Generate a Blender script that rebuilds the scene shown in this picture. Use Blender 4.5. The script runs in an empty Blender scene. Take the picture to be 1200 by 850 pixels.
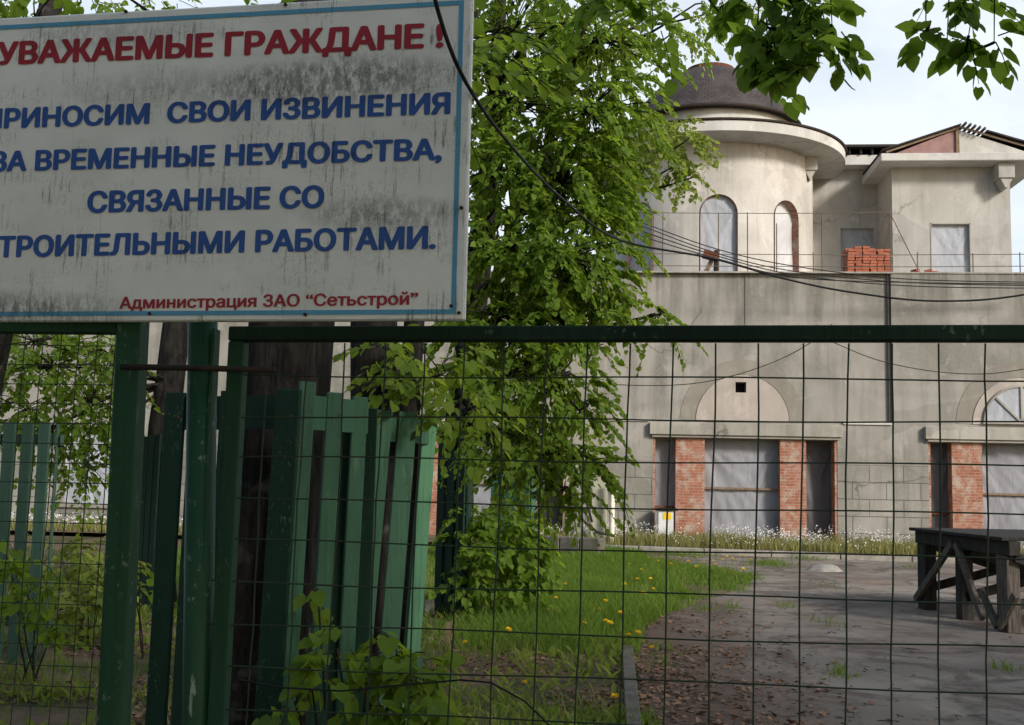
import bpy, bmesh, math, random
import numpy as np
from mathutils import Vector, Matrix, noise as mnoise
from mathutils.geometry import interpolate_bezier, delaunay_2d_cdt

random.seed(7)
RNG = np.random.default_rng(11)
R = math.radians
SC = bpy.context.scene
COL = SC.collection

# ------------------------------------------------------------------ camera
F = 1320.0
YAW, PIT, ROL, EYE = R(5.5), R(6.0), .0215, 1.6
fw = Vector((-math.sin(YAW) * math.cos(PIT), math.cos(YAW) * math.cos(PIT), math.sin(PIT)))
r0 = Vector((math.cos(YAW), math.sin(YAW), 0))
u0 = r0.cross(fw)
rt = r0 * math.cos(ROL) + u0 * math.sin(ROL)
up = u0 * math.cos(ROL) - r0 * math.sin(ROL)
cam_d = bpy.data.cameras.new("camera")
cam = bpy.data.objects.new("camera", cam_d)
COL.objects.link(cam)
M3 = Matrix((rt, up, -fw)).transposed()
cam.matrix_world = Matrix.Translation((0, 0, EYE)) @ M3.to_4x4()
cam_d.sensor_width = 36
cam_d.lens = F / 1200 * 36
cam_d.clip_start = .05
cam_d.clip_end = 2000
SC.camera = cam


def ray(x, y):
    return fw + rt * ((x - 600) / F) - up * ((y - 425) / F)


def at(x, y, Y):
    d = ray(x, y)
    return Vector((d.x * Y / d.y, Y, EYE + d.z * Y / d.y))


def gr(x, y, z=0.0):
    d = ray(x, y)
    t = (z - EYE) / d.z
    return Vector((d.x * t, d.y * t, z))


class Flat:
    """an upright plane through p turned by a (right side nearer the viewer); local x runs along it"""
    def __init__(s, p, a):
        s.p, s.a = Vector(p), a
        s.d = Vector((math.cos(a), -math.sin(a), 0))
        s.n = Vector((math.sin(a), math.cos(a), 0))

    def at(s, x, y, off=0.0):
        d = ray(x, y)
        o = Vector((0, 0, EYE)) - s.p
        t = (off - o.dot(s.n)) / d.dot(s.n)
        w = Vector((0, 0, EYE)) + d * t
        return Vector(((w - s.p).dot(s.d), off, w.z - s.p.z))


# ------------------------------------------------------------------ light
SUN_EL, SUN_AZ = R(26), R(46)          # azimuth to the right of the facade normal, behind the viewer
SUN_STRENGTH, SKY_STRENGTH = 3.0, .14
sd = Vector((math.sin(SUN_AZ) * math.cos(SUN_EL), -math.cos(SUN_AZ) * math.cos(SUN_EL), math.sin(SUN_EL)))
sl = bpy.data.lights.new("sun", 'SUN')
sl.energy = SUN_STRENGTH
sl.angle = R(10)
sl.color = (1.0, .965, .91)
so = bpy.data.objects.new("sun", sl)
COL.objects.link(so)
so.rotation_euler = sd.to_track_quat('Z', 'Y').to_euler()

W = bpy.data.worlds.new("World")
SC.world = W
W.use_nodes = True
nt = W.node_tree
bg = nt.nodes['Background']
bg.inputs['Strength'].default_value = SKY_STRENGTH
sky = nt.nodes.new('ShaderNodeTexSky')
sky.sky_type = 'NISHITA'
sky.sun_disc = False
sky.sun_elevation = SUN_EL
sky.sun_rotation = math.atan2(sd.x, sd.y)
sky.air_density, sky.dust_density, sky.ozone_density = 1.0, 1.5, 1.0
tc = nt.nodes.new('ShaderNodeTexCoord')
mp = nt.nodes.new('ShaderNodeMapping')
mp.inputs['Scale'].default_value = (1.0, 1.0, 2.6)
nz = nt.nodes.new('ShaderNodeTexNoise')
nz.inputs['Scale'].default_value = 2.3
nz.inputs['Detail'].default_value = 9
nz.inputs['Roughness'].default_value = .55
rp = nt.nodes.new('ShaderNodeValToRGB')
rp.color_ramp.elements[0].position, rp.color_ramp.elements[1].position = .40, .62
rp.color_ramp.elements[0].color, rp.color_ramp.elements[1].color = (.55, .55, .55, 1), (1, 1, 1, 1)
mx = nt.nodes.new('ShaderNodeMix')
mx.data_type = 'RGBA'
mx.inputs['B'].default_value = (5.5, 5.95, 6.3, 1)
nt.links.new(tc.outputs['Generated'], mp.inputs['Vector'])
nt.links.new(mp.outputs[0], nz.inputs['Vector'])
nt.links.new(nz.outputs[0], rp.inputs[0])
# cloud held to the house side; sky behind shaped clearer to dim the foreground
dt = nt.nodes.new('ShaderNodeVectorMath')
dt.operation = 'DOT_PRODUCT'
dt.inputs[1].default_value = (.10, .93, .10)
nt.links.new(tc.outputs['Generated'], dt.inputs[0])
rm = nt.nodes.new('ShaderNodeMapRange')
rm.interpolation_type = 'SMOOTHSTEP'
rm.inputs['From Min'].default_value, rm.inputs['From Max'].default_value = .05, .75
nt.links.new(dt.outputs['Value'], rm.inputs['Value'])
mu = nt.nodes.new('ShaderNodeMath')
mu.operation = 'MULTIPLY'
nt.links.new(rp.outputs[0], mu.inputs[0])
nt.links.new(rm.outputs['Result'], mu.inputs[1])
nt.links.new(mu.outputs[0], mx.inputs['Factor'])
nt.links.new(sky.outputs[0], mx.inputs['A'])
nt.links.new(mx.outputs['Result'], bg.inputs['Color'])
SC.view_settings.view_transform = 'Standard'
SC.view_settings.look = 'None'
SC.view_settings.exposure = 0.3
SC.view_settings.gamma = 1


# ------------------------------------------------------------------ node helpers
class MT:
    def __init__(s, name):
        s.m = bpy.data.materials.new(name)
        s.m.use_nodes = True
        s.t = s.m.node_tree
        s.b = s.t.nodes['Principled BSDF']
        s.b.inputs['Specular IOR Level'].default_value = .25
        s.tc = None

    def n(s, typ, **kw):
        nd = s.t.nodes.new('ShaderNode' + typ)
        for k, v in kw.items():
            if k in nd.inputs.keys():
                s.put(nd.inputs[k], v)
            else:
                setattr(nd, k, v)
        return nd

    def put(s, sock, v):
        if isinstance(v, bpy.types.NodeSocket):
            s.t.links.new(v, sock)
        else:
            if isinstance(v, tuple) and len(v) == 3 and sock.type == 'RGBA':
                v = v + (1,)
            sock.default_value = v

    def obj(s, scale=(1, 1, 1), world=True):
        if world:
            g = s.n('NewGeometry').outputs['Position']
        else:
            g = s.n('TexCoord').outputs['Object']
        mpn = s.n('Mapping')
        mpn.inputs['Scale'].default_value = scale
        s.t.links.new(g, mpn.inputs['Vector'])
        return mpn.outputs[0]

    def noise(s, scale, vec=None, detail=6, rough=.55, dist=0.0):
        nd = s.n('TexNoise')
        nd.inputs['Scale'].default_value = scale
        nd.inputs['Detail'].default_value = detail
        nd.inputs['Roughness'].default_value = rough
        nd.inputs['Distortion'].default_value = dist
        s.t.links.new(vec if vec is not None else s.obj(), nd.inputs['Vector'])
        return nd.outputs[0]

    def ramp(s, fac, stops):
        nd = s.n('ValToRGB')
        e = nd.color_ramp.elements
        while len(e) < len(stops):
            e.new(.5)
        for q, (p, c) in zip(e, stops):
            q.position = p
            q.color = (c, c, c, 1) if not isinstance(c, tuple) else c + (1,)
        s.t.links.new(fac, nd.inputs[0])
        return nd.outputs[0]

    def mix(s, a, b, fac, blend='MIX'):
        nd = s.n('Mix')
        nd.data_type = 'RGBA'
        nd.blend_type = blend
        s.put(nd.inputs['Factor'], fac)
        s.put(nd.inputs['A'], a)
        s.put(nd.inputs['B'], b)
        return nd.outputs['Result']

    def math(s, op, a, b=0.0, c=None):
        nd = s.n('Math')
        nd.operation = op
        s.put(nd.inputs[0], a)
        s.put(nd.inputs[1], b)
        if c is not None:
            s.put(nd.inputs[2], c)
        return nd.outputs[0]

    def xyz(s):
        return s.n('SeparateXYZ', Vector=s.n('NewGeometry').outputs['Position']).outputs

    def bump(s, h, strength=.3, dist=.01, prev=None):
        nd = s.n('Bump')
        nd.inputs['Strength'].default_value = strength
        nd.inputs['Distance'].default_value = dist
        s.t.links.new(h, nd.inputs['Height'])
        if prev is not None:
            s.t.links.new(prev, nd.inputs['Normal'])
        s.t.links.new(nd.outputs[0], s.b.inputs['Normal'])
        return nd.outputs[0]

    def fin(s, col, rough=.8, metal=0.0, spec=None):
        s.put(s.b.inputs['Base Color'], col)
        s.put(s.b.inputs['Roughness'], rough)
        s.b.inputs['Metallic'].default_value = metal
        if spec is not None:
            s.b.inputs['Specular IOR Level'].default_value = spec
        return s.m


def m_plaster(name, base, dark, blocks=False, streak=.5):
    t = MT(name)
    n1 = t.noise(.55, detail=8, rough=.6)
    n2 = t.noise(1.0, t.obj((2.2, 2.2, .28)), detail=7, rough=.6)
    n3 = t.noise(14, detail=5)
    c = t.mix(base, dark, t.ramp(n1, [(.40, 0.0), (.60, 1.0)]))
    c = t.mix(c, tuple(x * .62 for x in dark), t.math('MULTIPLY', t.ramp(n2, [(.47, 0.0), (.70, 1.0)]), min(1, streak * 1.6)))
    c = t.mix(c, tuple(min(1, x * 1.25) for x in base), t.math('MULTIPLY', t.ramp(t.noise(1.4, detail=9, rough=.65, dist=.6), [(.56, 0.0), (.63, 1.0)]), .45))
    c = t.mix(c, tuple(x * .85 for x in base), t.ramp(n3, [(.35, .45), (.65, 0.0)]))
    vo = t.n('TexVoronoi', Vector=t.mix(t.obj((.42, .42, .62)), t.n('TexNoise', Vector=t.obj(), Scale=1.6, Detail=6.0).outputs[1], .16))
    vo.inputs['Scale'].default_value = 1.0
    sep = t.n('SeparateColor', Color=vo.outputs['Color']).outputs
    c = t.mix(c, tuple(x * .70 for x in dark), t.ramp(sep[0], [(.55, 0.0), (.95, .22)]))
    c = t.mix(c, tuple(min(1, x * 1.22) for x in base), t.ramp(sep[1], [(.70, 0.0), (.95, .2)]))
    run = t.math('MULTIPLY', t.ramp(t.noise(1, t.obj((7, 7, .35)), detail=6, rough=.7), [(.54, 0.0), (.66, 1.0)]), t.ramp(t.noise(.7, detail=3), [(.42, 0.0), (.6, 1.0)]))
    c = t.mix(c, tuple(x * .42 for x in dark), t.math('MULTIPLY', run, .55 * streak + .1))
    ck = t.n('TexVoronoi', Vector=t.mix(t.obj((.33, .33, .45)), t.n('TexNoise', Vector=t.obj(), Scale=2.4, Detail=8.0).outputs[1], .2))
    ck.feature = 'DISTANCE_TO_EDGE'
    ck.inputs['Scale'].default_value = 1.0
    crack = t.math('MULTIPLY', t.ramp(ck.outputs['Distance'], [(.0, 1.0), (.010, 0.0)]), t.ramp(t.noise(.45, detail=4), [(.50, 0.0), (.60, .7)]))
    c = t.mix(c, tuple(x * .35 for x in dark), crack)
    zz = t.xyz()[2]
    drip = t.math('MULTIPLY', t.ramp(t.math('MULTIPLY', t.math('SUBTRACT', zz, 5.6), .6), [(.25, 0.0), (.95, 1.0)]), t.math('LESS_THAN', zz, 7.25))
    dn = t.ramp(t.noise(1, t.obj((5, 5, .22)), detail=8, rough=.72), [(.46, 0.0), (.60, 1.0)])
    c = t.mix(c, tuple(x * .5 for x in dark), t.math('MULTIPLY', t.math('MULTIPLY', drip, dn), .6))
    h = t.noise(30, detail=8)
    if blocks:
        o = t.xyz()
        v = t.n('CombineXYZ', X=o[0], Y=o[2]).outputs[0]
        br = t.n('TexBrick', Vector=v)
        br.inputs['Scale'].default_value = 1
        br.inputs['Brick Width'].default_value = .86
        br.inputs['Row Height'].default_value = .44
        br.inputs['Mortar Size'].default_value = .012
        br.inputs['Mortar Smooth'].default_value = .3
        low = t.math('LESS_THAN', o[2], 2.2)
        mk = t.math('MULTIPLY', br.outputs['Fac'], low)
        c = t.mix(c, tuple(x * .45 for x in dark), t.math('MULTIPLY', mk, .8))
        splash = t.math('MULTIPLY', t.ramp(o[2], [(.0, 1.0), (.45, 0.0)]), t.ramp(t.noise(1.8), [(.35, 0.0), (.6, 1.0)]))
        c = t.mix(c, (.10, .09, .075), t.math('MULTIPLY', splash, .55))
        b1 = t.bump(t.math('SUBTRACT', 1.0, mk), .8, .02)
        t.bump(h, .25, .01, b1)
    else:
        t.bump(h, .25, .01)
    return t.fin(c, .92, spec=.15)


def m_brick():
    t = MT('red_brick')
    o = t.xyz()
    v = t.n('CombineXYZ', X=t.math('ADD', o[0], o[1]), Y=o[2]).outputs[0]
    br = t.n('TexBrick', Vector=v)
    br.inputs['Scale'].default_value = 1
    br.inputs['Brick Width'].default_value = .26
    br.inputs['Row Height'].default_value = .077
    br.inputs['Mortar Size'].default_value = .010
    br.inputs['Mortar Smooth'].default_value = .2
    br.inputs['Bias'].default_value = .1
    t.put(br.inputs['Color1'], (.37, .145, .085))
    t.put(br.inputs['Color2'], (.28, .10, .06))
    t.put(br.inputs['Mortar'], (.31, .225, .17))
    c = t.mix(br.outputs['Color'], (.42, .36, .29), t.ramp(t.noise(3.2, detail=8, rough=.7), [(.47, 0.0), (.62, .75)]))
    c = t.mix(c, (.16, .06, .04), t.ramp(t.noise(9, detail=4), [(.55, 0.0), (.75, .6)]))
    t.bump(t.math('SUBTRACT', 1.0, br.outputs['Fac']), .6, .012)
    return t.fin(c, .9, spec=.15)


def m_paint(name, base, chip, chip_amt=.6, rough=.45, worn=.35):
    t = MT(name)
    n1 = t.noise(5, t.obj((1, 1, .25)), detail=6)
    c = t.mix(base, tuple(x * .62 for x in base), t.ramp(n1, [(.4, 0.0), (.7, 1.0)]))
    c = t.mix(c, tuple(min(1, x * 1.5 + .01) for x in base), t.ramp(t.noise(2.2, t.obj((3, 3, .5)), detail=5), [(.55, 0.0), (.75, worn)]))
    rnd = t.n('ObjectInfo').outputs['Random']
    c = t.mix(c, tuple(x * .55 for x in base), t.math('MULTIPLY', rnd, .75))
    sp = t.noise(75, t.obj((1, 1, .6)), detail=3, rough=.6)
    zone = t.ramp(t.noise(4.5, detail=4), [(.5, 0.0), (.62, 1.0)])
    c = t.mix(c, chip, t.math('MULTIPLY', t.math('MULTIPLY', t.ramp(sp, [(.60, 0.0), (.66, 1.0)]), zone), chip_amt))
    grain = t.noise(55, t.obj((1, 1, .045)), detail=6, rough=.65, dist=.4)
    c = t.mix(c, tuple(x * .45 for x in base), t.ramp(grain, [(.50, 0.0), (.68, .6)]))
    peel = t.math('MULTIPLY', t.ramp(t.noise(28, t.obj((1, 1, .16)), detail=7, rough=.7), [(.60, 0.0), (.64, 1.0)]), t.ramp(t.noise(3.1, detail=4), [(.52, 0.0), (.62, 1.0)]))
    c = t.mix(c, chip, t.math('MULTIPLY', peel, chip_amt * .8))
    t.bump(grain, .45, .004)
    return t.fin(c, rough + .12, spec=.18)


def m_noise(name, a, b, scale=4, rough=.85, lo=.4, hi=.65, stretch=(1, 1, 1), bump=.3, bscale=40, bdist=.01, metal=0, spec=.2):
    t = MT(name)
    c = t.mix(a, b, t.ramp(t.noise(scale, t.obj(stretch), detail=7, rough=.62), [(lo, 0.0), (hi, 1.0)]))
    if bump:
        t.bump(t.noise(bscale, t.obj(stretch), detail=6), bump, bdist)
    return t.fin(c, rough, metal, spec)


def m_leaf(name, a, b, trans, tw=.45):
    t = MT(name)
    isl = t.n('NewGeometry').outputs['Random Per Island']
    c = t.mix(a, b, isl)
    c = t.mix(c, tuple(x * 1.6 for x in b), t.ramp(t.noise(.9, detail=3), [(.5, 0.0), (.7, .5)]))
    t.fin(c, .6, spec=.15)
    tr = t.n('BsdfTranslucent')
    t.put(tr.inputs[0], t.mix(trans, tuple(x * .6 for x in trans), isl))
    ms = t.n('MixShader')
    ms.inputs[0].default_value = tw
    out = t.t.nodes['Material Output']
    t.t.links.new(t.b.outputs[0], ms.inputs[1])
    t.t.links.new(tr.outputs[0], ms.inputs[2])
    t.t.links.new(ms.outputs[0], out.inputs[0])
    return t.m


def m_bark(name='bark', a=(.036, .031, .027), b=(.010, .009, .008)):
    t = MT(name)
    v = t.obj((1, 1, .22))
    n1 = t.noise(16, v, detail=9, rough=.68, dist=.5)
    c = t.mix(b, a, t.ramp(n1, [(.40, 0.0), (.62, 1.0)]))
    c = t.mix(c, (.16, .15, .13), t.ramp(t.noise(5, detail=7), [(.62, 0.0), (.72, .5)]))
    t.bump(n1, 1.0, .03)
    return t.fin(c, .95, spec=.1)


def m_sheet(name, base):
    t = MT(name)
    c = t.mix(base, tuple(x * .72 for x in base), t.ramp(t.noise(1.3, detail=6), [(.42, 0.0), (.66, .6)]))
    c = t.mix(c, tuple(min(1, x * 1.2) for x in base), t.ramp(t.noise(2.0, t.obj((4, 4, .5)), detail=4), [(.58, 0.0), (.68, .8)]))
    t.bump(t.noise(1.6, t.obj((2.0, 2.0, .8)), detail=3, dist=1.6), .45, .05)
    return t.fin(c, .6, spec=.2)


def m_sign():
    t = MT('sign_white')
    o = t.xyz()
    c = t.mix((.82, .845, .855), (.72, .745, .75), t.ramp(t.noise(6, detail=6), [(.4, 0.0), (.7, 1.0)]))
    return t, c


def dirt(t, c, amt=1.0):
    """mould and run-off stains on the board"""
    o = t.xyz()
    st = t.ramp(t.noise(1, t.obj((130, 1, 9)), detail=6, rough=.7), [(.55, 0.0), (.63, 1.0)])
    zone = t.ramp(t.noise(6.5, t.obj((1, 1, 1.8)), detail=4), [(.47, 0.0), (.60, 1.0)])
    speck = t.ramp(t.noise(170, detail=4, rough=.75), [(.50, 0.0), (.58, 1.0)])
    # mould band over the second line, towards the right
    def blob(cx, cz, wx, wz):
        dx = t.math('DIVIDE', t.math('SUBTRACT', o[0], cx), wx)
        dz = t.math('DIVIDE', t.math('SUBTRACT', o[2], cz), wz)
        d = t.math('ADD', t.math('MULTIPLY', dx, dx), t.math('MULTIPLY', dz, dz))
        return t.math('MAXIMUM', t.math('SUBTRACT', 1.0, d), 0.0)
    bl = t.math('ADD', blob(-.66, 2.535, .34, .07), blob(-1.5, 1.985, .38, .06))
    bl = t.math('ADD', bl, t.math('MULTIPLY', blob(-1.25, 2.68, .30, .05), .45))
    bl = t.math('ADD', bl, t.math('MULTIPLY', blob(-.55, 2.21, .22, .05), .8))
    bl = t.math('ADD', bl, t.math('MULTIPLY', blob(-.95, 2.53, .5, .06), .5))
    bl = t.math('MULTIPLY', t.math('MINIMUM', bl, 1.0), .8)
    m1 = t.math('MULTIPLY', bl, t.ramp(t.noise(60, t.obj((1, 1, .45)), detail=8, rough=.8), [(.40, 0.0), (.54, 1.0)]))
    m2 = t.math('MULTIPLY', t.math('MULTIPLY', st, zone), .7)
    m3 = t.math('MULTIPLY', t.math('MULTIPLY', speck, zone), .22)
    m = t.math('MINIMUM', t.math('ADD', t.math('ADD', m1, m2), m3), 1.0)
    return t.mix(c, (.012, .012, .012), t.math('MULTIPLY', m, .80 * amt))


MAT = {}
MAT['plaster'] = m_plaster('grey_plaster', (.325, .304, .266), (.195, .187, .155), True)
MAT['plaster_up'] = m_plaster('grey_plaster_upper', (.325, .304, .266), (.195, .187, .155))
MAT['plaster_pale'] = m_plaster('pale_plaster', (.44, .385, .335), (.34, .295, .25), streak=.3)
MAT['plaster_arch'] = m_plaster('arch_plaster', (.27, .245, .205), (.21, .19, .16), streak=.2)
MAT['tower'] = m_plaster('cream_plaster', (.55, .515, .465), (.41, .38, .335), streak=.35)
MAT['annex'] = m_plaster('annex_plaster', (.44, .418, .38), (.335, .316, .28), streak=.35)
MAT['lintel'] = m_plaster('lintel_concrete', (.38, .355, .305), (.26, .24, .20))
MAT['fascia'] = m_plaster('white_render', (.56, .54, .50), (.43, .41, .37), streak=.3)
MAT['brick'] = m_brick()
MAT['loose_brick'] = m_noise('loose_brick', (.40, .135, .078), (.28, .09, .055), 9, bump=.3)
MAT['shingle'] = None
MAT['rust'] = m_noise('rust', (.17, .055, .025), (.075, .03, .018), 12, .9)
MAT['dark_metal'] = m_noise('dark_metal', (.022, .02, .018), (.05, .03, .02), 18, .7)
MAT['wire'] = m_noise('wire', (.02, .026, .02), (.05, .035, .022), 22, .6, lo=.45, hi=.7, bump=0)
MAT['railing'] = m_noise('railing_rod', (.16, .12, .09), (.10, .08, .065), 8, .8, bump=0)
MAT['mesh_wire'] = m_noise('mesh_wire', (.024, .044, .026), (.060, .042, .024), 20, .6, lo=.5, hi=.75, bump=0)
MAT['cable'] = m_noise('cable', (.008, .008, .008), (.02, .02, .02), 10, .55, bump=0)
MAT['gate'] = m_paint('dark_green_paint', (.020, .074, .038), (.20, .25, .2), .55, .5)
MAT['gate_bar'] = m_paint('worn_green_paint', (.011, .032, .020), (.12, .17, .14), .9, .55, .6)
MAT['pipe'] = m_paint('green_pipe_paint', (.022, .088, .044), (.45, .5, .45), .85, .4)
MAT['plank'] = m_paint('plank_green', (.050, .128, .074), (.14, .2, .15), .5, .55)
MAT['plank_dark'] = m_paint('plank_green_dark', (.012, .042, .024), (.12, .15, .13), .6, .6)  # shade of turned-away boards put into the green; also wholly dark guards
MAT['plank_lit'] = m_paint('plank_green_lit', (.085, .215, .115), (.16, .12, .09), .8, .55, .6)  # right-edge board's sunlight put into a brighter green
MAT['plank_faded'] = m_paint('plank_green_faded', (.048, .098, .066), (.12, .16, .13), .6, .6)
MAT['plank_teal'] = m_paint('plank_teal', (.07, .20, .14), (.14, .2, .15), .4, .6)
MAT['bark'] = m_bark()
MAT['twig'] = m_noise('twig', (.03, .022, .015), (.05, .036, .025), 14, .9, bump=0)
MAT['wood'] = m_noise('weathered_wood', (.125, .105, .088), (.045, .038, .032), 7, .9, stretch=(6, 6, .6), bump=.5, bscale=24)
MAT['wood_dark'] = m_noise('dark_wood', (.040, .036, .032), (.018, .016, .015), 7, .9, stretch=(2, 2, .6), bump=.5, bscale=24)
MAT['wood_light'] = m_noise('raw_timber', (.24, .17, .11), (.15, .10, .065), 7, .85, bump=.3)
MAT['sheet'] = m_sheet('grey_plastic_sheet', (.25, .25, .265))
MAT['sheet_blue'] = m_sheet('bluish_plastic_sheet', (.36, .37, .395))
MAT['sheet_pale'] = m_sheet('pale_plastic_sheet', (.50, .49, .49))
MAT['sheet_dark'] = m_sheet('dark_plastic_sheet', (.10, .10, .105))
MAT['dark'] = m_noise('dark_interior', (.02, .018, .016), (.035, .03, .028), 3, .95, bump=0)
MAT['pink'] = m_noise('pinkish_board', (.32, .19, .175), (.24, .14, .13), 3, .85)
MAT['leaf'] = m_leaf('linden_leaf', (.068, .122, .014), (.118, .185, .024), (.44, .60, .045))
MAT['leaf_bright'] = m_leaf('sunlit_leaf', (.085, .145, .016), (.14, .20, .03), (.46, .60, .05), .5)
MAT['leaf_light'] = m_leaf('pale_leaf', (.12, .165, .03), (.19, .23, .05), (.46, .54, .08))  # sunlight on the tower branch put into a paler green; plain on weeds
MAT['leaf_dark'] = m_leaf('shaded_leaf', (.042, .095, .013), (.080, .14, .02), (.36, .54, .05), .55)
MAT['grass'] = m_leaf('grass_blade', (.065, .130, .018), (.12, .185, .028), (.30, .42, .04), .4)
MAT['dry_grass'] = m_leaf('dry_grass', (.15, .17, .045), (.27, .24, .09), (.30, .30, .08), .35)
MAT['litter'] = m_leaf('leaf_litter', (.13, .065, .040), (.28, .165, .105), (.10, .05, .02), .1)
MAT['white_petal'] = m_leaf('white_petal', (.75, .73, .68), (.85, .84, .80), (.6, .6, .55), .25)
MAT['yellow_petal'] = m_leaf('yellow_petal', (.75, .45, .01), (.85, .60, .02), (.7, .45, .02), .2)


def m_shingle():
    t = MT('roof_shingle')
    g = t.n('TexCoord').outputs['UV']
    br = t.n('TexBrick', Vector=g)
    br.inputs['Scale'].default_value = 1
    br.inputs['Brick Width'].default_value = .013
    br.inputs['Row Height'].default_value = .03
    br.inputs['Mortar Size'].default_value = .0009
    t.put(br.inputs['Color1'], (.066, .056, .054))
    t.put(br.inputs['Color2'], (.048, .041, .040))
    t.put(br.inputs['Mortar'], (.03, .025, .025))
    c = t.mix(br.outputs[0], (.095, .08, .075), t.ramp(t.noise(1.2, detail=7), [(.45, 0.0), (.7, .7)]))
    t.bump(t.math('SUBTRACT', 1.0, br.outputs['Fac']), .5, .02)
    return t.fin(c, .9, spec=.2)


MAT['shingle'] = m_shingle()


def m_ground():
    t = MT('soil')
    n1 = t.noise(.8, detail=8, rough=.6)
    n2 = t.noise(9, detail=8, rough=.7)
    c = t.mix((.14, .095, .066), (.22, .15, .105), t.ramp(n2, [(.35, 0.0), (.65, 1.0)]))
    c = t.mix(c, (.035, .060, .016), t.ramp(n1, [(.42, 0.0), (.58, .75)]))
    c = t.mix(c, (.24, .14, .10), t.ramp(t.noise(45, detail=3), [(.60, 0.0), (.70, .7)]))
    t.bump(n2, .6, .04)
    return t.fin(c, .95, spec=.1)


def m_asphalt():
    t = MT('asphalt')
    n1 = t.noise(.45, detail=7, rough=.6)
    n2 = t.noise(130, detail=3)
    c = t.mix((.168, .142, .118), (.255, .217, .178), t.ramp(n1, [(.40, 0.0), (.58, 1.0)]))
    st = t.noise(.75, detail=12, rough=.74, dist=.8)
    c = t.mix(c, (.098, .074, .058), t.ramp(st, [(.48, 0.0), (.56, .85)]))
    c = t.mix(c, (.06, .045, .036), t.ramp(t.noise(2.2, detail=10, rough=.75), [(.56, 0.0), (.63, .85)]))
    c = t.mix(c, (.20, .125, .085), t.ramp(t.noise(.55, t.obj((1, 1.3, 1)), detail=9, rough=.68), [(.54, 0.0), (.64, .7)]))
    c = t.mix(c, (.36, .31, .255), t.ramp(t.noise(.9, t.obj((1.2, .8, 1)), detail=10, rough=.7), [(.58, 0.0), (.66, .55)]))
    c = t.mix(c, (.36, .32, .27), t.ramp(n2, [(.58, 0.0), (.70, .5)]))
    c = t.mix(c, (.09, .075, .065), t.ramp(t.noise(60, detail=4, rough=.7), [(.60, 0.0), (.72, .6)]))
    o = t.xyz()
    # brown dirt and rotted leaves spread over the driveway by the kerb
    e = t.math('ADD', o[0], t.math('MULTIPLY', t.noise(1.1, detail=8, rough=.65), 2.6))
    soil = t.ramp(t.math('MULTIPLY', e, .25), [(.46, 1.0), (.74, 0.0)])
    c = t.mix(c, t.mix((.085, .055, .040), (.15, .095, .068), t.noise(22, detail=5)), soil)
    cr = t.n('TexVoronoi', Vector=t.mix(t.obj((.34, .5, 1)), t.n('TexNoise', Vector=t.obj(), Scale=2.0).outputs[1], .12))
    cr.feature = 'DISTANCE_TO_EDGE'
    cr.inputs['Scale'].default_value = 1
    ck = t.ramp(cr.outputs['Distance'], [(.0, 1.0), (.022, 0.0)])
    c = t.mix(c, (.03, .025, .02), t.math('MULTIPLY', t.math('MULTIPLY', ck, .8), t.ramp(t.noise(.9, detail=4), [(.45, 0.0), (.6, 1.0)])))
    b = t.bump(t.noise(2.0, detail=6), .5, .03)
    t.bump(n2, .4, .006, b)
    return t.fin(c, .9, spec=.2)


MAT['soil'] = m_ground()
MAT['asphalt'] = m_asphalt()
MAT['concrete'] = m_noise('kerb_concrete', (.36, .33, .28), (.22, .20, .165), 5, .92, bump=.4)
MAT['kerb_old'] = m_noise('old_kerb', (.15, .135, .115), (.09, .08, .066), 7, .92, bump=.4)
MAT['cream_post'] = m_noise('cream_paint', (.72, .68, .56), (.6, .55, .45), 5, .6, bump=.1)
MAT['cabinet'] = m_noise('cabinet_paint', (.36, .35, .27), (.30, .29, .22), 3, .7, bump=.1)
MAT['white_plastic'] = m_noise('white_plastic', (.62, .62, .60), (.5, .5, .48), 5, .5, bump=0)
MAT['label_yellow'] = m_noise('yellow_sticker', (.75, .5, .02), (.65, .42, .02), 5, .5, bump=0)
MAT['white_paint'] = m_noise('white_alu', (.70, .71, .70), (.55, .55, .53), 9, .45, bump=.05)
_t, _c = m_sign()
MAT['sign'] = _t.fin(dirt(_t, _c), .35, spec=.4)
_t = MT('sign_blue_letters'); MAT['ink_blue'] = _t.fin(dirt(_t, (.032, .10, .37)), .4, spec=.4)
_t = MT('sign_red_letters'); MAT['ink_red'] = _t.fin(dirt(_t, (.34, .025, .045)), .4, spec=.4)
_t = MT('sign_border'); MAT['ink_border'] = _t.fin(dirt(_t, (.10, .34, .55), .7), .4, spec=.4)


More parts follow.
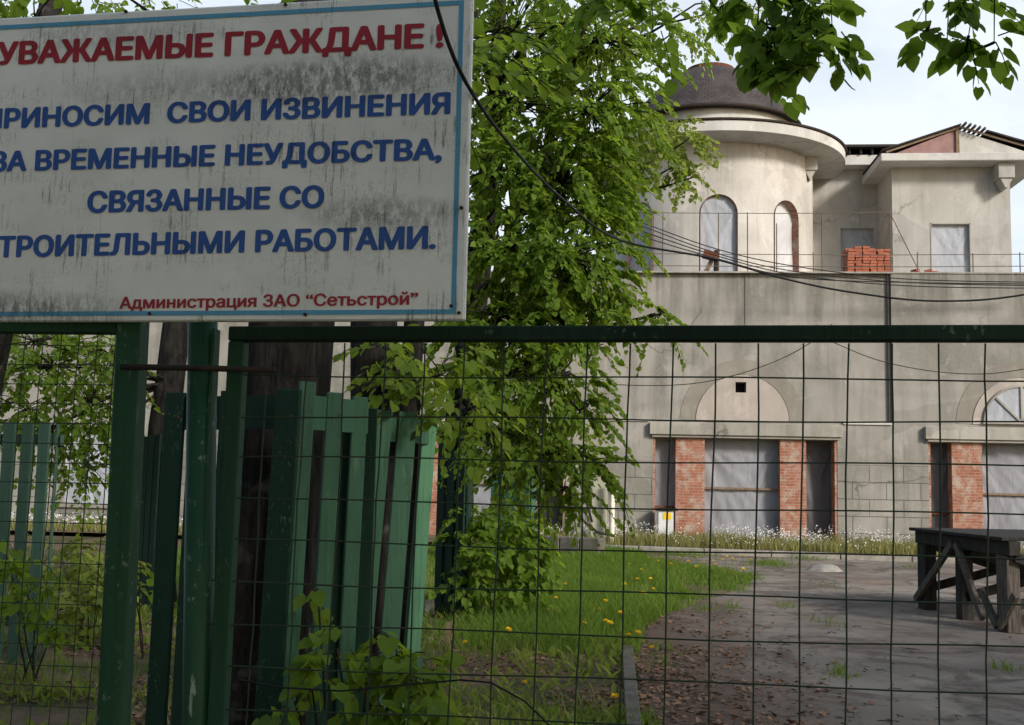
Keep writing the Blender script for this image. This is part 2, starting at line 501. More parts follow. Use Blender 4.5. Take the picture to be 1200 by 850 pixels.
# ------------------------------------------------------------------ mesh helpers
class MB:
    def __init__(s):
        s.v, s.f = [], []

    def add(s, vs, fs):
        o = len(s.v)
        s.v += [tuple(v) for v in vs]
        s.f += [tuple(i + o for i in f) for f in fs]
        return s

    def box(s, x0, x1, y0, y1, z0, z1):
        return s.add([(x, y, z) for x in (x0, x1) for y in (y0, y1) for z in (z0, z1)],
                     [(0, 1, 3, 2), (4, 6, 7, 5), (0, 4, 5, 1), (2, 3, 7, 6), (0, 2, 6, 4), (1, 5, 7, 3)])

    def bar(s, a, b, wdir, w, t):
        """rectangular bar from a to b; w along wdir, t across"""
        a, b = Vector(a), Vector(b)
        d = (b - a).normalized()
        wd = Vector(wdir)
        wd = (wd - d * wd.dot(d)).normalized()
        td = d.cross(wd)
        vs = [p + wd * (sx * w / 2) + td * (sy * t / 2) for p in (a, b) for sx, sy in ((-1, -1), (1, -1), (1, 1), (-1, 1))]
        return s.add(vs, [(3, 2, 1, 0), (4, 5, 6, 7)] + [(i, (i + 1) % 4, 4 + (i + 1) % 4, 4 + i) for i in range(4)])

    def tube(s, pts, rad, n=8, cap=True):
        pts = [Vector(p) for p in pts]
        if not hasattr(rad, '__len__'):
            rad = [rad] * len(pts)
        rings = []
        ref = None
        for i, p in enumerate(pts):
            d = (pts[min(i + 1, len(pts) - 1)] - pts[max(i - 1, 0)])
            if d.length < 1e-9:
                d = Vector((0, 0, 1))
            d.normalize()
            if ref is None:
                ref = Vector((1, 0, 0)) if abs(d.x) < .8 else Vector((0, 1, 0))
            ref = (ref - d * ref.dot(d)).normalized()
            q = d.cross(ref)
            rings.append([p + (ref * math.cos(2 * math.pi * k / n) + q * math.sin(2 * math.pi * k / n)) * rad[i] for k in range(n)])
        vs = [v for r_ in rings for v in r_]
        fs = []
        for i in range(len(rings) - 1):
            for k in range(n):
                a, b = i * n + k, i * n + (k + 1) % n
                fs.append((a, b, b + n, a + n))
        if cap:
            fs.append(tuple(range(n))[::-1])
            fs.append(tuple((len(rings) - 1) * n + k for k in range(n)))
        return s.add(vs, fs)

    def lathe(s, prof, c, n=64, a0=0.0, a1=2 * math.pi):
        full = abs(a1 - a0 - 2 * math.pi) < 1e-6
        m = n if full else n + 1
        vs, fs = [], []
        for r_, z in prof:
            for k in range(m):
                a = a0 + (a1 - a0) * k / n
                vs.append((c[0] + r_ * math.cos(a), c[1] + r_ * math.sin(a), z))
        for i in range(len(prof) - 1):
            for k in range(n):
                a, b = i * m + k, i * m + (k + 1) % m
                fs.append((a, b, b + m, a + m))
        return s.add(vs, fs)

    def prism(s, poly, y0, y1):
        """polygon in x,z extruded along y"""
        n = len(poly)
        vs = [(x, y0, z) for x, z in poly] + [(x, y1, z) for x, z in poly]
        return s.add(vs, [tuple(range(n)), tuple(range(2 * n - 1, n - 1, -1))] + [(i, i + n, (i + 1) % n + n, (i + 1) % n) for i in range(n)])

    def build(s, name, mat, parent=None, smooth=False, loc=None):
        me = bpy.data.meshes.new(name)
        vs = s.v
        L = Vector((0, 0, 0))
        pp = parent
        while pp is not None:
            L = L + pp.location
            pp = pp.parent
        if L.length > 0:
            vs = [(v[0] - L.x, v[1] - L.y, v[2] - L.z) for v in vs]
        if loc is not None:
            vs = [(v[0] - loc[0], v[1] - loc[1], v[2] - loc[2]) for v in vs]
        me.from_pydata(vs, [], s.f)
        bm = bmesh.new()
        bm.from_mesh(me)
        bmesh.ops.recalc_face_normals(bm, faces=bm.faces)
        bm.to_mesh(me)
        bm.free()
        if smooth:
            me.polygons.foreach_set('use_smooth', [True] * len(me.polygons))
        me.materials.append(mat)
        o = bpy.data.objects.new(name, me)
        COL.objects.link(o)
        if loc is not None:
            o.location = loc
        if parent is not None:
            o.parent = parent
        return o


def bevel(o, w=.006, seg=1):
    m = o.modifiers.new('bevel', 'BEVEL')
    m.width = w
    m.segments = seg
    m.limit_method = 'ANGLE'
    return o


def tag(o, label=None, cat=None, group=None, kind=None):
    if label: o['label'] = label
    if cat: o['category'] = cat
    if group: o['group'] = group
    if kind: o['kind'] = kind
    return o


def thing(name, label, cat, loc=(0, 0, 0), group=None):
    o = bpy.data.objects.new(name, None)
    o.empty_display_size = .2
    COL.objects.link(o)
    o.location = loc
    return tag(o, label, cat, group)


def cut(o, cutters):
    """boolean-subtract solids from a mesh object and bake the result"""
    cobs = []
    for mb in cutters:
        c = mb.build('cutter', MAT['dark'])
        if o.parent is not None:
            c.location = o.parent.location * 0
        cobs.append(c)
        m = o.modifiers.new('cut', 'BOOLEAN')
        m.object = c
        m.solver = 'EXACT'
    bpy.context.view_layer.update()
    dg = bpy.context.evaluated_depsgraph_get()
    me = bpy.data.meshes.new_from_object(o.evaluated_get(dg))
    o.modifiers.clear()
    old = o.data
    o.data = me
    bpy.data.meshes.remove(old)
    for c in cobs:
        d = c.data
        bpy.data.objects.remove(c)
        bpy.data.meshes.remove(d)
    return o


def np_mesh(name, V, Fq, mat, parent=None, smooth=False, loc=None):
    """V (n,3); Fq list of (m,k) int arrays"""
    me = bpy.data.meshes.new(name)
    V = np.asarray(V, dtype=np.float32)
    if parent is not None:
        V = V - np.array(parent.location, dtype=np.float32)
    if loc is not None:
        V = V - np.array(loc, dtype=np.float32)
    me.vertices.add(len(V))
    me.vertices.foreach_set('co', V.ravel())
    idx = np.concatenate([f.ravel() for f in Fq]).astype(np.int32)
    tot = np.concatenate([np.full(len(f), f.shape[1]) for f in Fq]).astype(np.int32)
    st = np.concatenate([[0], np.cumsum(tot)[:-1]]).astype(np.int32)
    me.loops.add(len(idx))
    me.loops.foreach_set('vertex_index', idx)
    me.polygons.add(len(tot))
    me.polygons.foreach_set('loop_start', st)
    me.polygons.foreach_set('loop_total', tot)
    if smooth:
        me.polygons.foreach_set('use_smooth', np.ones(len(tot), dtype=bool))
    me.update(calc_edges=True)
    me.validate()
    me.materials.append(mat)
    o = bpy.data.objects.new(name, me)
    COL.objects.link(o)
    if parent is not None:
        o.parent = parent
    if loc is not None:
        o.location = loc
    return o


def nrm(a):
    return a / np.maximum(np.linalg.norm(a, axis=1, keepdims=True), 1e-9)


LEAF_NEAR = np.array([(0, 0, 0), (0, .33, .0), (0, .68, -.02), (0, 1.0, -.10),
                      (-.26, -.09, .07), (-.47, .22, .10), (-.36, .58, .06), (-.17, .82, -.01),
                      (.26, -.09, .07), (.47, .22, .10), (.36, .58, .06), (.17, .82, -.01)])
LN_Q = np.array([(0, 1, 5, 4), (1, 2, 6, 5), (2, 3, 7, 6), (1, 0, 8, 9), (2, 1, 9, 10), (3, 2, 10, 11)])
LEAF_FAR = np.array([(0, 0, 0), (-.42, .16, .10), (-.36, .62, .07), (0, 1.0, -.08), (.36, .62, .07), (.42, .16, .10)])
LF_T = np.array([(0, 3, 2, 1), (0, 5, 4, 3)])


def leaves_mesh(pos, dirs, nor, size, near):
    T = LEAF_NEAR if near else LEAF_FAR
    FQ = LN_Q if near else LF_T
    d = nrm(dirs)
    n = nor - d * np.sum(nor * d, axis=1, keepdims=True)
    n = nrm(n)
    s_ = np.cross(d, n)
    V = pos[:, None, :] + size[:, None, None] * (T[None, :, 0:1] * s_[:, None, :] + T[None, :, 1:2] * d[:, None, :] + T[None, :, 2:3] * n[:, None, :])
    N, k = len(pos), len(T)
    Fi = (FQ[None] + (np.arange(N) * k)[:, None, None]).reshape(-1, FQ.shape[1])
    return V.reshape(-1, 3), Fi


def sprays(clumps, leaf, per, spread=.34, droop=.35):
    """leafy twigs inside ellipsoids. clumps: (centre, radii, n_sprays). returns leaf arrays and twig paths"""
    P, D, N_, S, tw = [], [], [], [], []
    for c, rad, n in clumps:
        c = np.array(c, float)
        rad = np.array(rad, float)
        for _ in range(n):
            u = RNG.normal(size=3)
            u /= np.linalg.norm(u)
            q = c + u * rad * RNG.random() ** .45
            out = u * (1, 1, .45) + RNG.normal(size=3) * .45
            out[2] -= droop * .5
            out /= np.linalg.norm(out)
            L = spread * RNG.uniform(.6, 1.25)
            side = np.cross(out, (0, 0, 1)) + RNG.normal(size=3) * .25
            side /= np.linalg.norm(side)
            pts = [q + out * L * t - np.array((0, 0, droop * L * t * t)) for t in (0, .5, 1)]
            tw.append((c, pts))
            m = max(3, int(per * RNG.uniform(.7, 1.3)))
            for k in range(m):
                t = (k + .7) / m
                base = q + out * L * t - np.array((0, 0, droop * L * t * t))
                sgn = 1 if k % 2 else -1
                dd = out * (.35 + .5 * t) + side * sgn * RNG.uniform(.5, 1.0) * (1.1 - .6 * t) + np.array((0, 0, -RNG.uniform(.15, .9)))
                nn = np.array((0, 0, 1.0)) + RNG.normal(size=3) * .38
                P.append(base + dd * leaf * .25)
                D.append(dd)
                N_.append(nn)
                S.append(leaf * RNG.uniform(.6, 1.2))
    return np.array(P), np.array(D), np.array(N_), np.array(S), tw


def wob(a, b, n, amp, seed):
    a, b = Vector(a), Vector(b)
    s0 = random.Random(seed).uniform(0, 90)
    out = []
    for i in range(n + 1):
        t = i / n
        k = math.sin(math.pi * t) * amp * 1.5
        q = mnoise.noise_vector(Vector((t * 1.6 + s0, s0 * .37, 4.2)))
        out.append(a.lerp(b, t) + q * k)
    return out


def trunk_mb(mb, pts, rad, n=18, seed=1, flare=.25):
    """trunk with an uneven cross-section"""
    P = [Vector(p) for p in pts]
    sub, rs = [], []
    for i in range(len(P) - 1):
        for k in range(6):
            t = k / 6
            sub.append(P[i].lerp(P[i + 1], t))
            rs.append(rad[i] * (1 - t) + rad[i + 1] * t)
    sub.append(P[-1]); rs.append(rad[-1])
    o = len(mb.v)
    mb.tube(sub, rs, n)
    for i in range(len(sub)):
        for k in range(n):
            j = o + i * n + k
            v = Vector(mb.v[j])
            d = v - sub[i]
            h = mnoise.noise(Vector((math.cos(2 * math.pi * k / n) * 1.6, math.sin(2 * math.pi * k / n) * 1.6, v.z * .8 + seed * 7)))
            fl = 1 + flare * max(0, 1 - (v.z - P[0].z) / .6) ** 2
            mb.v[j] = tuple(sub[i] + d * ((1 + .16 * h) * fl))


def tree(name, label, cat, trunk, trad, clumps, leaf=.07, per=11, mat='leaf', near=False, spread=.34, droop=.35,
         group=None, limb_r=.035, seed=1, twigs=True, from_low=0.0, extra=None, hang=0.0):
    global RNG
    RNG = np.random.default_rng(seed * 7 + 1)
    random.seed(seed)
    base = Vector(trunk[0])
    root = thing(name, label, cat, base, group)
    tb = MB()
    if trad:
        trunk_mb(tb, trunk, trad, seed=seed)
    P, D, N_, S, tw = sprays(clumps, leaf, per, spread, droop)
    V, Fi = leaves_mesh(P, D, N_, S, near)
    bb = MB()
    tp = [Vector(p) for p in trunk]
    for i, (c, rad, n) in enumerate(clumps):
        c = Vector(c)
        # leave the trunk lower than the clump and rise (or droop) towards it
        best, bd = tp[-1], 1e9
        for a, b in zip(tp[:-1], tp[1:]):
            for k in range(9):
                q = a.lerp(b, k / 8)
                if q.z < base.z + from_low:
                    continue
                dd = (q - c).length + max(0, q.z - c.z + .3) * .7
                if dd < bd:
                    best, bd = q, dd
        r_ = min(limb_r, limb_r * (.45 + .12 * (best - c).length))
        pts = wob(best, c, 7, .10 * (best - c).length, seed * 31 + i)
        pts[0] = best
        if hang:
            hp_ = c + Vector((random.uniform(-.05, .15), random.uniform(-.15, .1), hang))
            pts = [best, best.lerp(hp_, .4), best.lerp(hp_, .75), hp_, hp_.lerp(c, .25), hp_.lerp(c, .5), hp_.lerp(c, .8), c]
        bb.tube(pts, [r_ * (1 - .75 * k / 7) for k in range(8)], 6)
    if extra:
        for pts, r_ in extra:
            bb.tube(pts, [r_ * (1 - .7 * k / max(1, len(pts) - 1)) for k in range(len(pts))], 6)
    if twigs:
        for j, (c, pts) in enumerate(tw):
            r_ = .0045 if not near else .0028
            bb.tube(pts, [r_, r_ * .7, r_ * .4], 3, False)
            if j % 3 == 0:
                bb.tube(wob(Vector(c), Vector(pts[0]), 3, .08, j), [r_ * 2.0, r_ * 1.7, r_ * 1.3, r_], 4, False)
    if tb.v:
        tb.build('trunk', MAT['bark'], root, True)
    if bb.v:
        bb.build('branches', MAT['bark'], root, True)
    np_mesh('crown', V, [Fi], MAT[mat], root, smooth=near)
    return root


# ================================================================== GROUND
g = MB()
g.add([(-300, -120, 0), (300, -120, 0), (300, 600, 0), (-300, 600, 0)], [(0, 1, 2, 3)])
tag(g.build('ground', MAT['soil']), kind='structure')

# driveway: outline from the buried kerb to the bed in front of the house
rr = random.Random(3)
edge = []
left = [(.30, -2.0), (.28, 4.0), (.24, 7.8), (.16, 10.7), (.25, 12.5), (.55, 14.2), (.95, 15.4), (1.3, 16.6), (2.05, 18.4), (2.3, 20.2), (1.9, 22.0), (1.2, 23.2), (.6, 24.0), (.5, 26.4)]
for (a, b) in zip(left[:-1], left[1:]):
    for k in range(8):
        t = k / 8
        j = .0 if a[1] < 10 else .13
        edge.append((a[0] + (b[0] - a[0]) * t + rr.uniform(-j, j), a[1] + (b[1] - a[1]) * t, .004))
edge.append((.5, 26.42, .004))
poly = edge + [(30, 24.9, .004), (30, -2, .004)]
MB().add(poly, [tuple(range(len(poly)))]).build('driveway', MAT['asphalt'])['kind'] = 'structure'

# buried kerb on the left edge of the driveway (each length of kerb stone is modelled into one run)
kb = MB()
for k in range(10):
    y0, y1 = -1 + k * 1.2, -1 + k * 1.2 + 1.185
    xa, xb = .20 - .005 * k, .195 - .005 * k
    kb.add([(xa - .1, y0, -.05), (xa, y0, -.05), (xb, y1, -.05), (xb - .1, y1, -.05),
            (xa - .1, y0, .075), (xa, y0, .075), (xb, y1, .075), (xb - .1, y1, .075)],
           [(0, 1, 5, 4), (1, 2, 6, 5), (2, 3, 7, 6), (3, 0, 4, 7), (4, 5, 6, 7)])
bevel(kb.build('driveway_kerb', MAT['kerb_old']))['kind'] = 'structure'


# bed in front of the house with concrete kerb
def bed_y(x):
    return 26.75 - .17 * (x - 2.0)


bk = MB()
x = -1.0
while x < 14:
    y0, y1 = bed_y(x), bed_y(x + 1.48)
    bk.add([(x, y0, -.02), (x + 1.48, y1, -.02), (x + 1.48, y1 + .3, -.02), (x, y0 + .3, -.02),
            (x, y0, .13), (x + 1.48, y1, .13), (x + 1.48, y1 + .3, .13), (x, y0 + .3, .13)],
           [(0, 1, 5, 4), (1, 2, 6, 5), (2, 3, 7, 6), (3, 0, 4, 7), (4, 5, 6, 7)])
    x += 1.5
bevel(bk.build('flower_bed_kerb', MAT['concrete']), .012)['kind'] = 'structure'
bs = MB()
xs = [-26 + i * 1.0 for i in range(43)]
for a, b in zip(xs[:-1], xs[1:]):
    fa, fb = (bed_y(a) + .25 if a > -1 else 26.9), (bed_y(b) + .25 if b > -1 else 26.9)
    bs.add([(a, fa, .11), (b, fb, .11), (b, 30.6, .14), (a, 30.6, .14)], [(0, 1, 2, 3)])
bs.build('flower_bed_soil', MAT['soil'])['kind'] = 'structure'

# ================================================================== HOUSE
H = thing('unfinished_house', 'large unfinished rendered house with round domed tower and brick-framed openings', 'house', (3, 30, 0))
FY = 30.0
TOPZ = 7.23
BAY = 7.04
bays = [0, BAY, -BAY]

lower = MB().box(-26, 16, FY, FY + .75, -.3, 3.25).build('wall', MAT['plaster'], H)
cuts = [MB().box(.9 + b, 5.65 + b, FY - .5, FY + 1.4, .1, 2.82) for b in bays]
cuts.append(MB().box(-15.35, -13.35, FY - .5, FY + 1.4, .72, 2.84))
# children are stored relative to the house, so cutters must be moved into its space
cut(lower, cuts)
upper = MB().box(7.06, 16, FY, FY + .75, 3.252, TOPZ).build('wall', MAT['plaster_up'], H)
midw = MB().box(-.43, 7.058, FY + .13, FY + .75, 3.252, TOPZ).build('wall', MAT['plaster_up'], H)
cut(midw, [MB().box(3.05, 3.33, FY - .2, FY + .6, 4.05, 4.33)])
leftw = MB().box(-26, -.432, FY, FY + .75, 3.252, TOPZ).build('wall', MAT['plaster_up'], H)
MB().box(-26, 16, FY + .7, FY + .74, .0, 7.0).build('inner_wall', MAT['dark'], H)
MB().box(2.9, 3.5, FY + .5, FY + .52, 3.9, 4.5).build('vent_back', MAT['dark'], H)
# thin ledge between the flush base and the set-back panel
for x0, x1 in ((-.43, .78), (5.80, 7.04)):
    bevel(MB().box(x0, x1, FY - .05, FY + .16, 3.245, 3.30).build('ledge', MAT['fascia'], H))
# coping along the terrace edge and expansion joints
MB().box(-26, 16.05, FY - .03, FY + 1.0, TOPZ + .003, TOPZ + .045).build('coping', MAT['lintel'], H)
for jx in (3.32,):
    MB().box(jx - .018, jx + .018, FY + .11, FY + .14, 5.75, TOPZ).build('joint_strip', MAT['plaster_arch'], H)
MB().tube([(7.0, FY + .07, 3.3), (7.0, FY + .07, TOPZ + .02)], .02, 8).build('drain_pipe', MAT['railing'], H)
MB().box(-26, 16, FY + .75, 46, TOPZ - .35, TOPZ - .02).build('terrace_floor', MAT['lintel'], H)
for sx in (-26, 15.9):
    MB().box(sx, sx + .1, FY + .75, 46, 0, TOPZ - .4).build('wall', MAT['plaster_up'], H)


def half_disc(cx, cz, r_, n=28):
    return [(cx + r_ * math.cos(math.pi * k / n), cz + r_ * math.sin(math.pi * k / n)) for k in range(n + 1)]


def hang_folds(x, z, w, h, seed):
    """pleats fanning out from the two top corners of a hung sheet, plus slack"""
    a = math.atan2(h - z + .05, x + .12)
    b = math.atan2(h - z + .05, w - x + .12)
    f1 = mnoise.noise(Vector((a * 6.5, seed * 3.1, math.hypot(x, h - z) * .35)))
    f2 = mnoise.noise(Vector((b * 5.5 + 9, seed * 1.7, math.hypot(w - x, h - z) * .35)))
    slack = mnoise.noise(Vector((x * 1.1 + seed * 9, z * .7, seed)))
    fine = mnoise.noise(Vector((x * 6 + z * 2.2, z * 1.6, seed * 3)))
    k = min(1, (h - z) / .3 + .15)
    return k * (.9 * (1 - 2 * abs(f1)) * max(0, 1 - x / w) + .9 * (1 - 2 * abs(f2)) * max(0, x / w)) + 1.0 * slack + .35 * fine


def sheet(x0, x1, y, z0, z1, mat, name='plastic_sheet', parent=None, amp=.035, seed=1, arch=0.0, curve=None):
    """wrinkled sheet hung in an opening"""
    nx, nz_ = 34, 44
    vs, fs = [], []
    for j in range(nz_ + 1):
        for i in range(nx + 1):
            u, v = i / nx, j / nz_
            X, Z = x0 + (x1 - x0) * u, z0 + (z1 - z0) * v
            dy = amp * hang_folds(X - x0, Z - z0, x1 - x0, z1 - z0, seed)
            vs.append((X, y + dy, Z))
    for j in range(nz_):
        for i in range(nx):
            a = j * (nx + 1) + i
            fs.append((a, a + 1, a + nx + 2, a + nx + 1))
    return MB().add(vs, fs).build(name, mat, parent, True)


for bi, b in enumerate(bays):
    # lintel band over the three openings
    lt = MB().box(.80 + b, 5.76 + b, FY - .16, FY + .10, 2.90, 3.22).box(.86 + b, 5.70 + b, FY - .10, FY + .12, 2.83, 2.897)
    bevel(lt.build('lintel', MAT['lintel'], H), .012)
    for x0, x1 in ((1.49, 2.245), (4.186, 4.86)):
        MB().box(x0 + b, x1 + b, FY + .02, FY + .62, .08, 2.825).build('brick_pier', MAT['brick'], H)
    MB().box(.902 + b, .958 + b, FY + .012, FY + .60, .1, 2.818).build('brick_reveal', MAT['brick'], H)
    MB().box(5.58 + b, 5.648 + b, FY + .012, FY + .60, .1, 2.818).build('brick_reveal', MAT['brick'], H)
    sheet(2.2 + b, 4.22 + b, FY + .34, .1, 2.83, MAT['sheet'], parent=H, seed=3 + bi, amp=.05)
    MB().box(2.246 + b, 4.185 + b, FY + .27, FY + .31, 1.50, 1.555).build('batten', MAT['wood_light'], H)
    sheet(.95 + b, 1.5 + b, FY + .40, .1, 2.83, MAT['sheet' if b == 0 else 'sheet_dark'], parent=H, seed=13 + bi, amp=.05)
    sheet(4.85 + b, 5.59 + b, FY + .48, .1, 2.83, MAT['sheet_dark'], parent=H, seed=23 + bi, amp=.08)
    MB().box(.96 + b, 1.488 + b, FY + .30, FY + .34, .98, 1.03).build('batten', MAT['rust'], H)
    # blind arch above the lintel
    ax = 3.225 + b
    if b != -BAY:
        off = .13 if b == 0 else 0.0
        o2 = half_disc(ax, 3.31, 1.62)
        i2 = half_disc(ax, 3.31, 1.225)
        ring = MB()
        nn = len(o2)
        vs = [(x, FY + off - .012, z) for x, z in o2] + [(x, FY + off - .012, z) for x, z in i2] + [(x, FY + off + .05, z) for x, z in o2] + [(x, FY + off + .05, z) for x, z in i2]
        fs = []
        for k in range(nn - 1):
            fs += [(k, k + 1, nn + k + 1, nn + k), (k, 2 * nn + k, 2 * nn + k + 1, k + 1), (nn + k, nn + k + 1, 3 * nn + k + 1, 3 * nn + k)]
        ring.add(vs, fs).build('arch_band', MAT['plaster_arch'], H)
        pan = MB().prism(half_disc(ax, 3.31, 1.205), FY + off - .03, FY + off + .04).build('arch_panel', MAT['plaster_pale'], H)
        if b == 0:
            cut(pan, [MB().box(3.05, 3.33, FY - .3, FY + .6, 4.05, 4.33)])
        else:
            wf = MB().prism(half_disc(ax, 3.36, .93), FY + off - .06, FY + off - .032).build('arch_window', MAT['sheet_blue'], H)
            fr = MB()
            pts = [(x, FY + off - .07, z) for x, z in half_disc(ax, 3.36, .93)]
            fr.tube(pts, .035, 6)
            fr.box(ax - .96, ax + .96, FY + off - .10, FY + off - .035, 3.32, 3.375)
            for a in (45, 90, 135):
                e = (ax + .92 * math.cos(R(a)), FY + off - .075, 3.36 + .92 * math.sin(R(a)))
                fr.bar((ax + .03 * math.cos(R(a)), FY + off - .075, 3.38), e, (0, 1, 0), .05, .05)
            fr.build('frame', MAT['lintel'], wf)

# window of the left wing
sheet(-15.4, -13.3, FY + .2, .7, 2.86, MAT['sheet_blue'], parent=H, seed=41, amp=.06)
MB().box(-15.45, -13.25, FY - .08, FY + .2, .62, .715).build('sill', MAT['lintel'], H)

# ---------------------------------------------------------------- round tower
TC = at(832, 250, 36.0)
tcx, tcy = TC.x, 36.0
TR = 3.2
tow = MB().lathe([(TR, TOPZ - .3), (TR, 11.75), (TR - .4, 11.75), (TR - .4, TOPZ - .3), (TR, TOPZ - .3)], (tcx, tcy), 96).build('tower_wall', MAT['tower'], H)
cutters, win_ang = [], [-90 - 46, -90 + 0, -90 + 41]
for a in win_ang:
    mb = MB()
    w, z0, zc = .56, 7.0, 9.55
    pol = [(w, z0)] + [(w * math.cos(math.pi * k / 16), zc + w * math.sin(math.pi * k / 16)) for k in range(17)] + [(-w, z0)]
    ca, sa = math.cos(R(a)), math.sin(R(a))
    n = len(pol)
    vs = [(tcx + ca * rr_ - sa * x, tcy + sa * rr_ + ca * x, z) for rr_ in (TR + .6, TR - 1.0) for x, z in pol]
    mb.add(vs, [tuple(range(n)), tuple(range(2 * n - 1, n - 1, -1))] + [(i, i + n, (i + 1) % n + n, (i + 1) % n) for i in range(n)])
    cutters.append(mb)
cut(tow, cutters)
for p in tow.data.polygons:
    p.use_smooth = False
for i, a in enumerate(win_ang):
    # brick reveal lining the arch, then the sheet
    ca, sa = math.cos(R(a)), math.sin(R(a))
    pol = [(.56, 7.1)] + [(.56 * math.cos(math.pi * k / 16), 9.55 + .56 * math.sin(math.pi * k / 16)) for k in range(17)] + [(-.56, 7.1)]
    mb = MB()
    n = len(pol)
    vs = [(tcx + ca * rr_ - sa * x * s_, tcy + sa * rr_ + ca * x * s_, 8.5 + (z - 8.5) * (1 if s_ == 1 else (.985 if z > 8 else 1))) for rr_, s_ in ((TR - .045, .998), (TR - .03, .94), (TR - .38, .94)) for x, z in pol]
    fs = []
    for L in (1,):
        fs += [(L * n + k, L * n + k + 1, (L + 1) * n + k + 1, (L + 1) * n + k) for k in range(n - 1)]
    mb.add(vs, fs).build('brick_reveal', MAT['brick'], H)
    sh = MB()
    vs, fs = [], []
    for j in range(37):
        for k in range(25):
            x = -.62 + 1.24 * k / 24
            z = 7.1 + 3.1 * j / 36
            d = TR - (.24 if i == 2 else .13) - .045 * hang_folds(x + .62, z - 7.1, 1.24, 3.1, i + 4)
            vs.append((tcx + ca * d - sa * x, tcy + sa * d + ca * x, z))
    for j in range(36):
        for k in range(24):
            q = j * 25 + k
            fs.append((q, q + 1, q + 26, q + 25))
    sh.add(vs, fs).build('plastic_sheet', MAT['sheet_pale' if i == 2 else 'sheet_blue'], H, True)
MB().lathe([(0, 7.2), (2.4, 7.2), (2.4, 11.7), (0, 11.7)], (tcx, tcy), 32).build('tower_core', MAT['dark'], H)
ER = 4.2
MB().lathe([(TR - .2, 11.68), (TR + .06, 11.68), (ER - .06, 11.70), (ER, 11.72), (ER, 12.00), (ER - .02, 12.03), (2.66, 12.14)], (tcx, tcy), 128).build('eave_ring', MAT['fascia'], H)
MB().lathe([(ER + .05, 12.035), (ER + .06, 12.085), (2.66, 12.19), (2.66, 12.16), (ER + .05, 12.035)], (tcx, tcy), 128).build('eave_flashing', MAT['dark_metal'], H)
MB().lathe([(2.62, 12.3), (2.62, 12.93), (2.3, 12.93)], (tcx, tcy), 96).build('drum', MAT['fascia'], H)
prof = [(2.86, 12.93), (2.88, 12.99), (2.70, 13.12), (2.53, 13.36), (2.32, 13.66), (2.04, 14.0), (1.72, 14.33), (1.38, 14.62), (1.02, 14.85), (.72, 14.98)]
dm = MB().lathe([(2.5, 12.94)] + prof, (tcx, tcy), 96).build('dome_roof', MAT['shingle'], H, True)
uv = dm.data.uv_layers.new(name='UVMap')
for lp in dm.data.loops:
    co = dm.data.vertices[lp.vertex_index].co
    uv.data[lp.index].uv = (math.atan2(co.y - (tcy - 30), co.x - (tcx - 3)) / 2 / math.pi, (co.z) / 3)
MB().lathe([(2.885, 12.90), (2.91, 12.94), (2.89, 13.0), (2.84, 12.98)], (tcx, tcy), 96).build('drip_edge', MAT['dark_metal'], H)
MB().lathe([(.72, 14.90), (.78, 14.95), (.78, 15.05), (.60, 15.09), (0, 15.12)], (tcx, tcy), 32).build('dome_cap', MAT['rust'], H)


def bracket(x0, x1, y0, y1, z0, z1):
    b = MB().box(x0, x1, y0, y1, z0, z1)
    b.prism([(x0 + .05, z0 - .002), (x1 - .05, z0 - .002), (x1 - .2, z0 - .30), (x0 + .2, z0 - .30)], y0 + .05, y1)
    return bevel(b.build('bracket', MAT['annex'], H), .015)


bb_ = at(944, 185, 35.2)
bracket(bb_.x - .20, bb_.x + .22, 34.35, 36.9, 11.26, 11.70)

# ---------------------------------------------------------------- connector and gabled block behind the terrace
cx1 = 8.31
MB().box(tcx + 1.5, cx1 + .4, 37.0, 37.3, TOPZ - .3, 12.0).build('annex_wall', MAT['annex'], H)
annex = [o for o in H.children if o.name.startswith('annex_wall')][0]
cut(annex, [MB().box(7.13, 8.20, 36.5, 37.6, 7.1, 10.04)])
sheet(7.05, 8.28, 37.12, 7.1, 10.1, MAT['sheet_blue'], parent=H, seed=51, amp=.08)
MB().box(tcx + 2, cx1 + 1, 36.4, 37.4, 12.003, 12.32).build('annex_fascia', MAT['fascia'], H)
rf = MB()
for k in range(9):
    rf.box(6.2 + k * .36, 6.26 + k * .36, 36.3, 40, 12.34, 12.52)
rf.build('rafters', MAT['wood_dark'], H)
MB().box(tcx + 2, cx1 + 1, 36.15, 40, 12.525, 12.60).build('annex_roof', MAT['dark_metal'], H)
MB().box(tcx + 2, cx1 + 1, 36.5, 40, 12.33, 12.335).build('annex_attic_floor', MAT['dark'], H)

blk = MB().box(cx1, 11.83, 35.0, 42, TOPZ - .3, 11.5).build('gabled_block_wall', MAT['annex'], H)
cut(blk, [MB().box(9.44, 10.63, 34.5, 35.5, 7.1, 9.74)])
sheet(9.38, 10.7, 35.10, 7.1, 9.8, MAT['sheet_blue'], parent=H, seed=61, amp=.03)
wr = MB().box(9.438, 9.47, 34.985, 35.2, 7.2, 9.74).box(10.6, 10.635, 34.985, 35.2, 7.2, 9.74).box(9.438, 10.635, 34.985, 35.2, 9.715, 9.75)
wr.build('window_frame', MAT['lintel'], H)
EX0, EX1 = 7.82, 12.75
ev = MB()
ev.box(EX0, EX1, 34.25, 42, 11.50, 11.74)
bevel(ev.build('eave', MAT['fascia'], H), .02)
bracket(11.32, 11.80, 34.45, 35.2, 11.02, 11.497)
